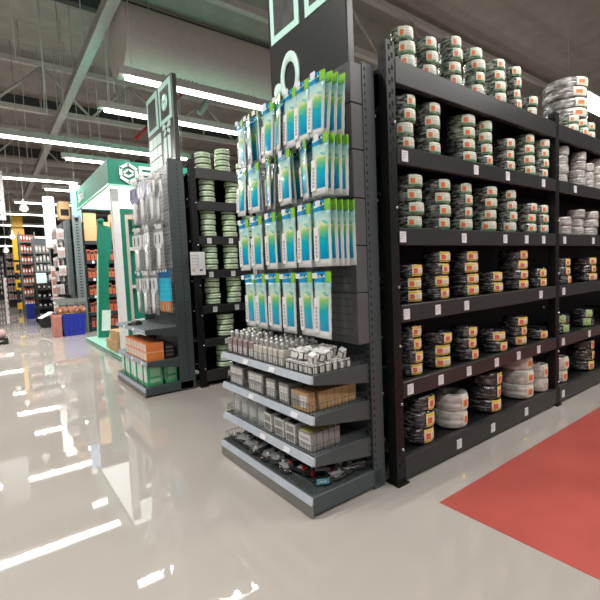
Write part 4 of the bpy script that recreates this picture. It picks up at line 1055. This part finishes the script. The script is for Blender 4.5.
# fourth run: dark shelf display and things by it
def far_display(label, x0, x1, y0, y1, h, levels, frame, goods, gname, glabel, gh=.22, cols=5):
    t = thing('end_display', label, 'display shelf', ((x0 + x1) / 2, y0, 0))
    w_, d_ = (x1 - x0), (y1 - y0)
    MB().bb(-w_ / 2, w_ / 2, d_ - .05, d_, 0, h).build('back_panel', [frame], t)
    for sx in (-1, 1): MB().bb(sx * w_ / 2 - .025, sx * w_ / 2 + .025, 0, .05, 0, h).build('upright', [frame], t)
    for z in levels: MB().bb(-w_ / 2, w_ / 2, -.02, d_ - .05, z - .05, z).build('shelf', [frame], t)
    g = MB().bb(-.04, .04, -.06, .06, 0, gh, 0, .008).build(gname, [goods[0]]); MB().bb(-.03, .03, -.0615, -.06, gh * .3, gh * .75).build('pack_label', [goods[1]], g)
    tag(g, glabel, 'pack', glabel.replace('small ', '') + 's'); G = Proto(g)
    for z in levels:
        for k in range(cols):
            for side in (0, 1):
                if side == 0: G.put((x0 + .07 + (w_ - .14) * k / (cols - 1), y0 + .08, z + .001), (0, 0, rnd.uniform(-.1, .1)), None, (1, 1, rnd.uniform(.7, 1)))
                else: G.put((x0 + .1, y0 + .28 + k * .14, z + .001), (0, 0, -PI / 2), None, (1, 1, rnd.uniform(.7, 1)))
    return t
far_display('black shelf display right of the white banner foot', 1.36, 1.95, 17.0, 18.3, 1.45, (.3, .62, .95, 1.25), 'black_plastic', ('black_gloss', 'grey_goods'), 'black_case', 'small black case on the low black shelf display', .16, 4)
far_display('grey hanging display behind the black shelf display', 1.5, 2.0, 17.6 + .9, 19.6, 3.2, (1.55, 1.9, 2.25, 2.6), 'shelf_steel', ('grey_goods', 'pack_white'), 'grey_pack', 'small grey pack on the display behind the black shelves', .26, 4)
far_display('red and grey goods display before the yellow tower', 1.2, 1.75, 21, 22.3, 3.6, (.5, .95, 1.4, 1.85, 2.3, 2.75, 3.2), 'shelf_steel', ('redpack', 'pack_white'), 'red_pack', 'small red pack on the display before the yellow tower', .32, 5)
far_display('dark goods display far beyond the yellow tower', 1.0, 1.7, 31, 32.4, 3.4, (.5, 1.0, 1.5, 2.0, 2.5, 3.0), 'gondola_dark', ('grey_goods', 'redpack'), 'grey_pack', 'small grey pack on the furthest dark display', .34, 5)
far_display('dim goods display at the far left behind the white box stack', 0.1, 1.3, 47, 48.4, 4.0, (.5, 1.0, 1.5, 2.0, 2.5, 3.0, 3.5), 'shelf_steel', ('pinkgrey', 'pack_white'), 'pink_pack', 'small pink-grey pack on the far left display behind the white boxes', .36, 6)
bin_('plastic_bin', 'small blue bin beside the red goods display', (1.35, 20.5, 0), .14, .2, .6, 'blue_bin', 'blue_bin')
ls = thing('leaflet_stand', 'tall narrow white leaflet stand beside the black shelves', 'stand', (1.78, 16.0, 0))
MB().bb(-.07, .07, -.02, .02, .02, 2.0).build('stand_board', ['pack_white'], ls); MB().bb(-.12, .12, -.12, .12, 0, .02).build('stand_base', ['kick'], ls)
s_ = MB()
for k in range(4): s_.bb(-.055, .055, -.023, -.02, .8 + k * .28, 1.0 + k * .28)
s_.build('leaflets', ['pink_bin'], ls)
tag(MB().bb(-.15, .15, -.005, .005, 0, .35).build('notice_sheet', ['mint_pale'], None, (1.55, 17.3, 1.451)), 'pale mint notice sheet standing on top of the black shelves', 'notice')
bc = thing('open_carton', 'dark green carton with raised white lid on the aisle floor', 'carton', (1.5, 16.0, 0), (0, 0, .2))
MB().bb(-.16, .16, -.2, .2, 0, .3, 0, .005).build('carton_body', ['back_dark'], bc); MB().box((-.04, 0, .4), (.4, .42, .02), 0, (0, -.45, 0)).build('carton_lid', ['white'], bc)
# yellow tower
yt = thing('yellow_tower', 'tall yellow display tower far down the aisle', 'display tower', (1.4, 25, 0))
MB().bb(-.27, .27, -.12, .12, 2.6, 4.15, 0, .02).build('tower_column', ['yellow_steel'], yt); MB().bb(-.24, .24, -.2, .2, 4.2, 4.75, 0, .03).build('tower_head', ['yellow_steel'], yt)
MB().bb(-.2, .2, -.1, .1, 4.15, 4.2).bb(-.22, -.16, -.05, .05, 0, 2.6).bb(.16, .22, -.05, .05, 0, 2.6).build('tower_frame', ['black_plastic'], yt)
MB().bb(-.27, .27, -.12, .1, 1.15, 1.65).bb(-.27, .27, -.12, .1, 2.0, 2.5).bb(-.27, .27, -.12, .1, .2, .5).build('tower_shelf_box', ['yellow_steel'], yt)
MB().bb(-.2, .2, -.125, -.12, 1.25, 1.5).bb(-.2, .2, -.125, -.12, 2.1, 2.4).build('tower_openings', ['black_plastic'], yt)
# white box stack and pink goods on the left of the aisle
bx = MB().bb(-.16, .16, -.2, .2, 0, .42, 0, .006).build('white_box', ['pack_white']); MB().bb(-.1, .1, -.202, -.2, .1, .3).build('box_print', ['pink_bin'], bx)
tag(bx, '', 'box', 'white boxes stacked left of the yellow tower'); BXP = Proto(bx)
for k in range(4): BXP.put((1.5 + .01 * (k % 2), 44, .001 + k * .487), (0, 0, .02 * k), f'white box with red print, {down(k, 4)} in the far stack left of the aisle'.replace('bottom one', 'bottom'), (2.3, 1, 1.15))
pl = thing('goods_pallet', 'low dark pallet at the far left aisle edge', 'pallet', (.02, 12.9, 0))
MB().bb(-.3, .3, -.3, .3, .1, .16).build('pallet_deck', ['black_plastic'], pl); MB().bb(-.3, -.2, -.3, .3, 0, .1).bb(.2, .3, -.3, .3, 0, .1).bb(-.05, .05, -.3, .3, 0, .1).build('pallet_blocks', ['black_plastic'], pl)
sk = MB().lathe([(0, .2), (.12, .19), (.2, .13), (.21, .07), (.16, 0), (0, 0)], 16).build('soft_sack', ['pinkgrey']); MB().bb(-.05, .05, -.215, -.18, .06, .12).build('sack_label', ['pack_white'], sk)
tag(sk, '', 'sack', 'soft sacks on the dark pallet'); SK = Proto(sk)
for k, (x, y, z, lb) in enumerate(((.12, 12.72, .161, 'dusky pink sack at the front of the dark pallet'), (-.12, 12.95, .161, 'dusky pink sack at the left of the dark pallet'), (.14, 13.13, .161, 'dusky pink sack at the back of the pallet'))): SK.put((x, y, z), (0, 0, .12 * k), lb, (.8, .62, .9))
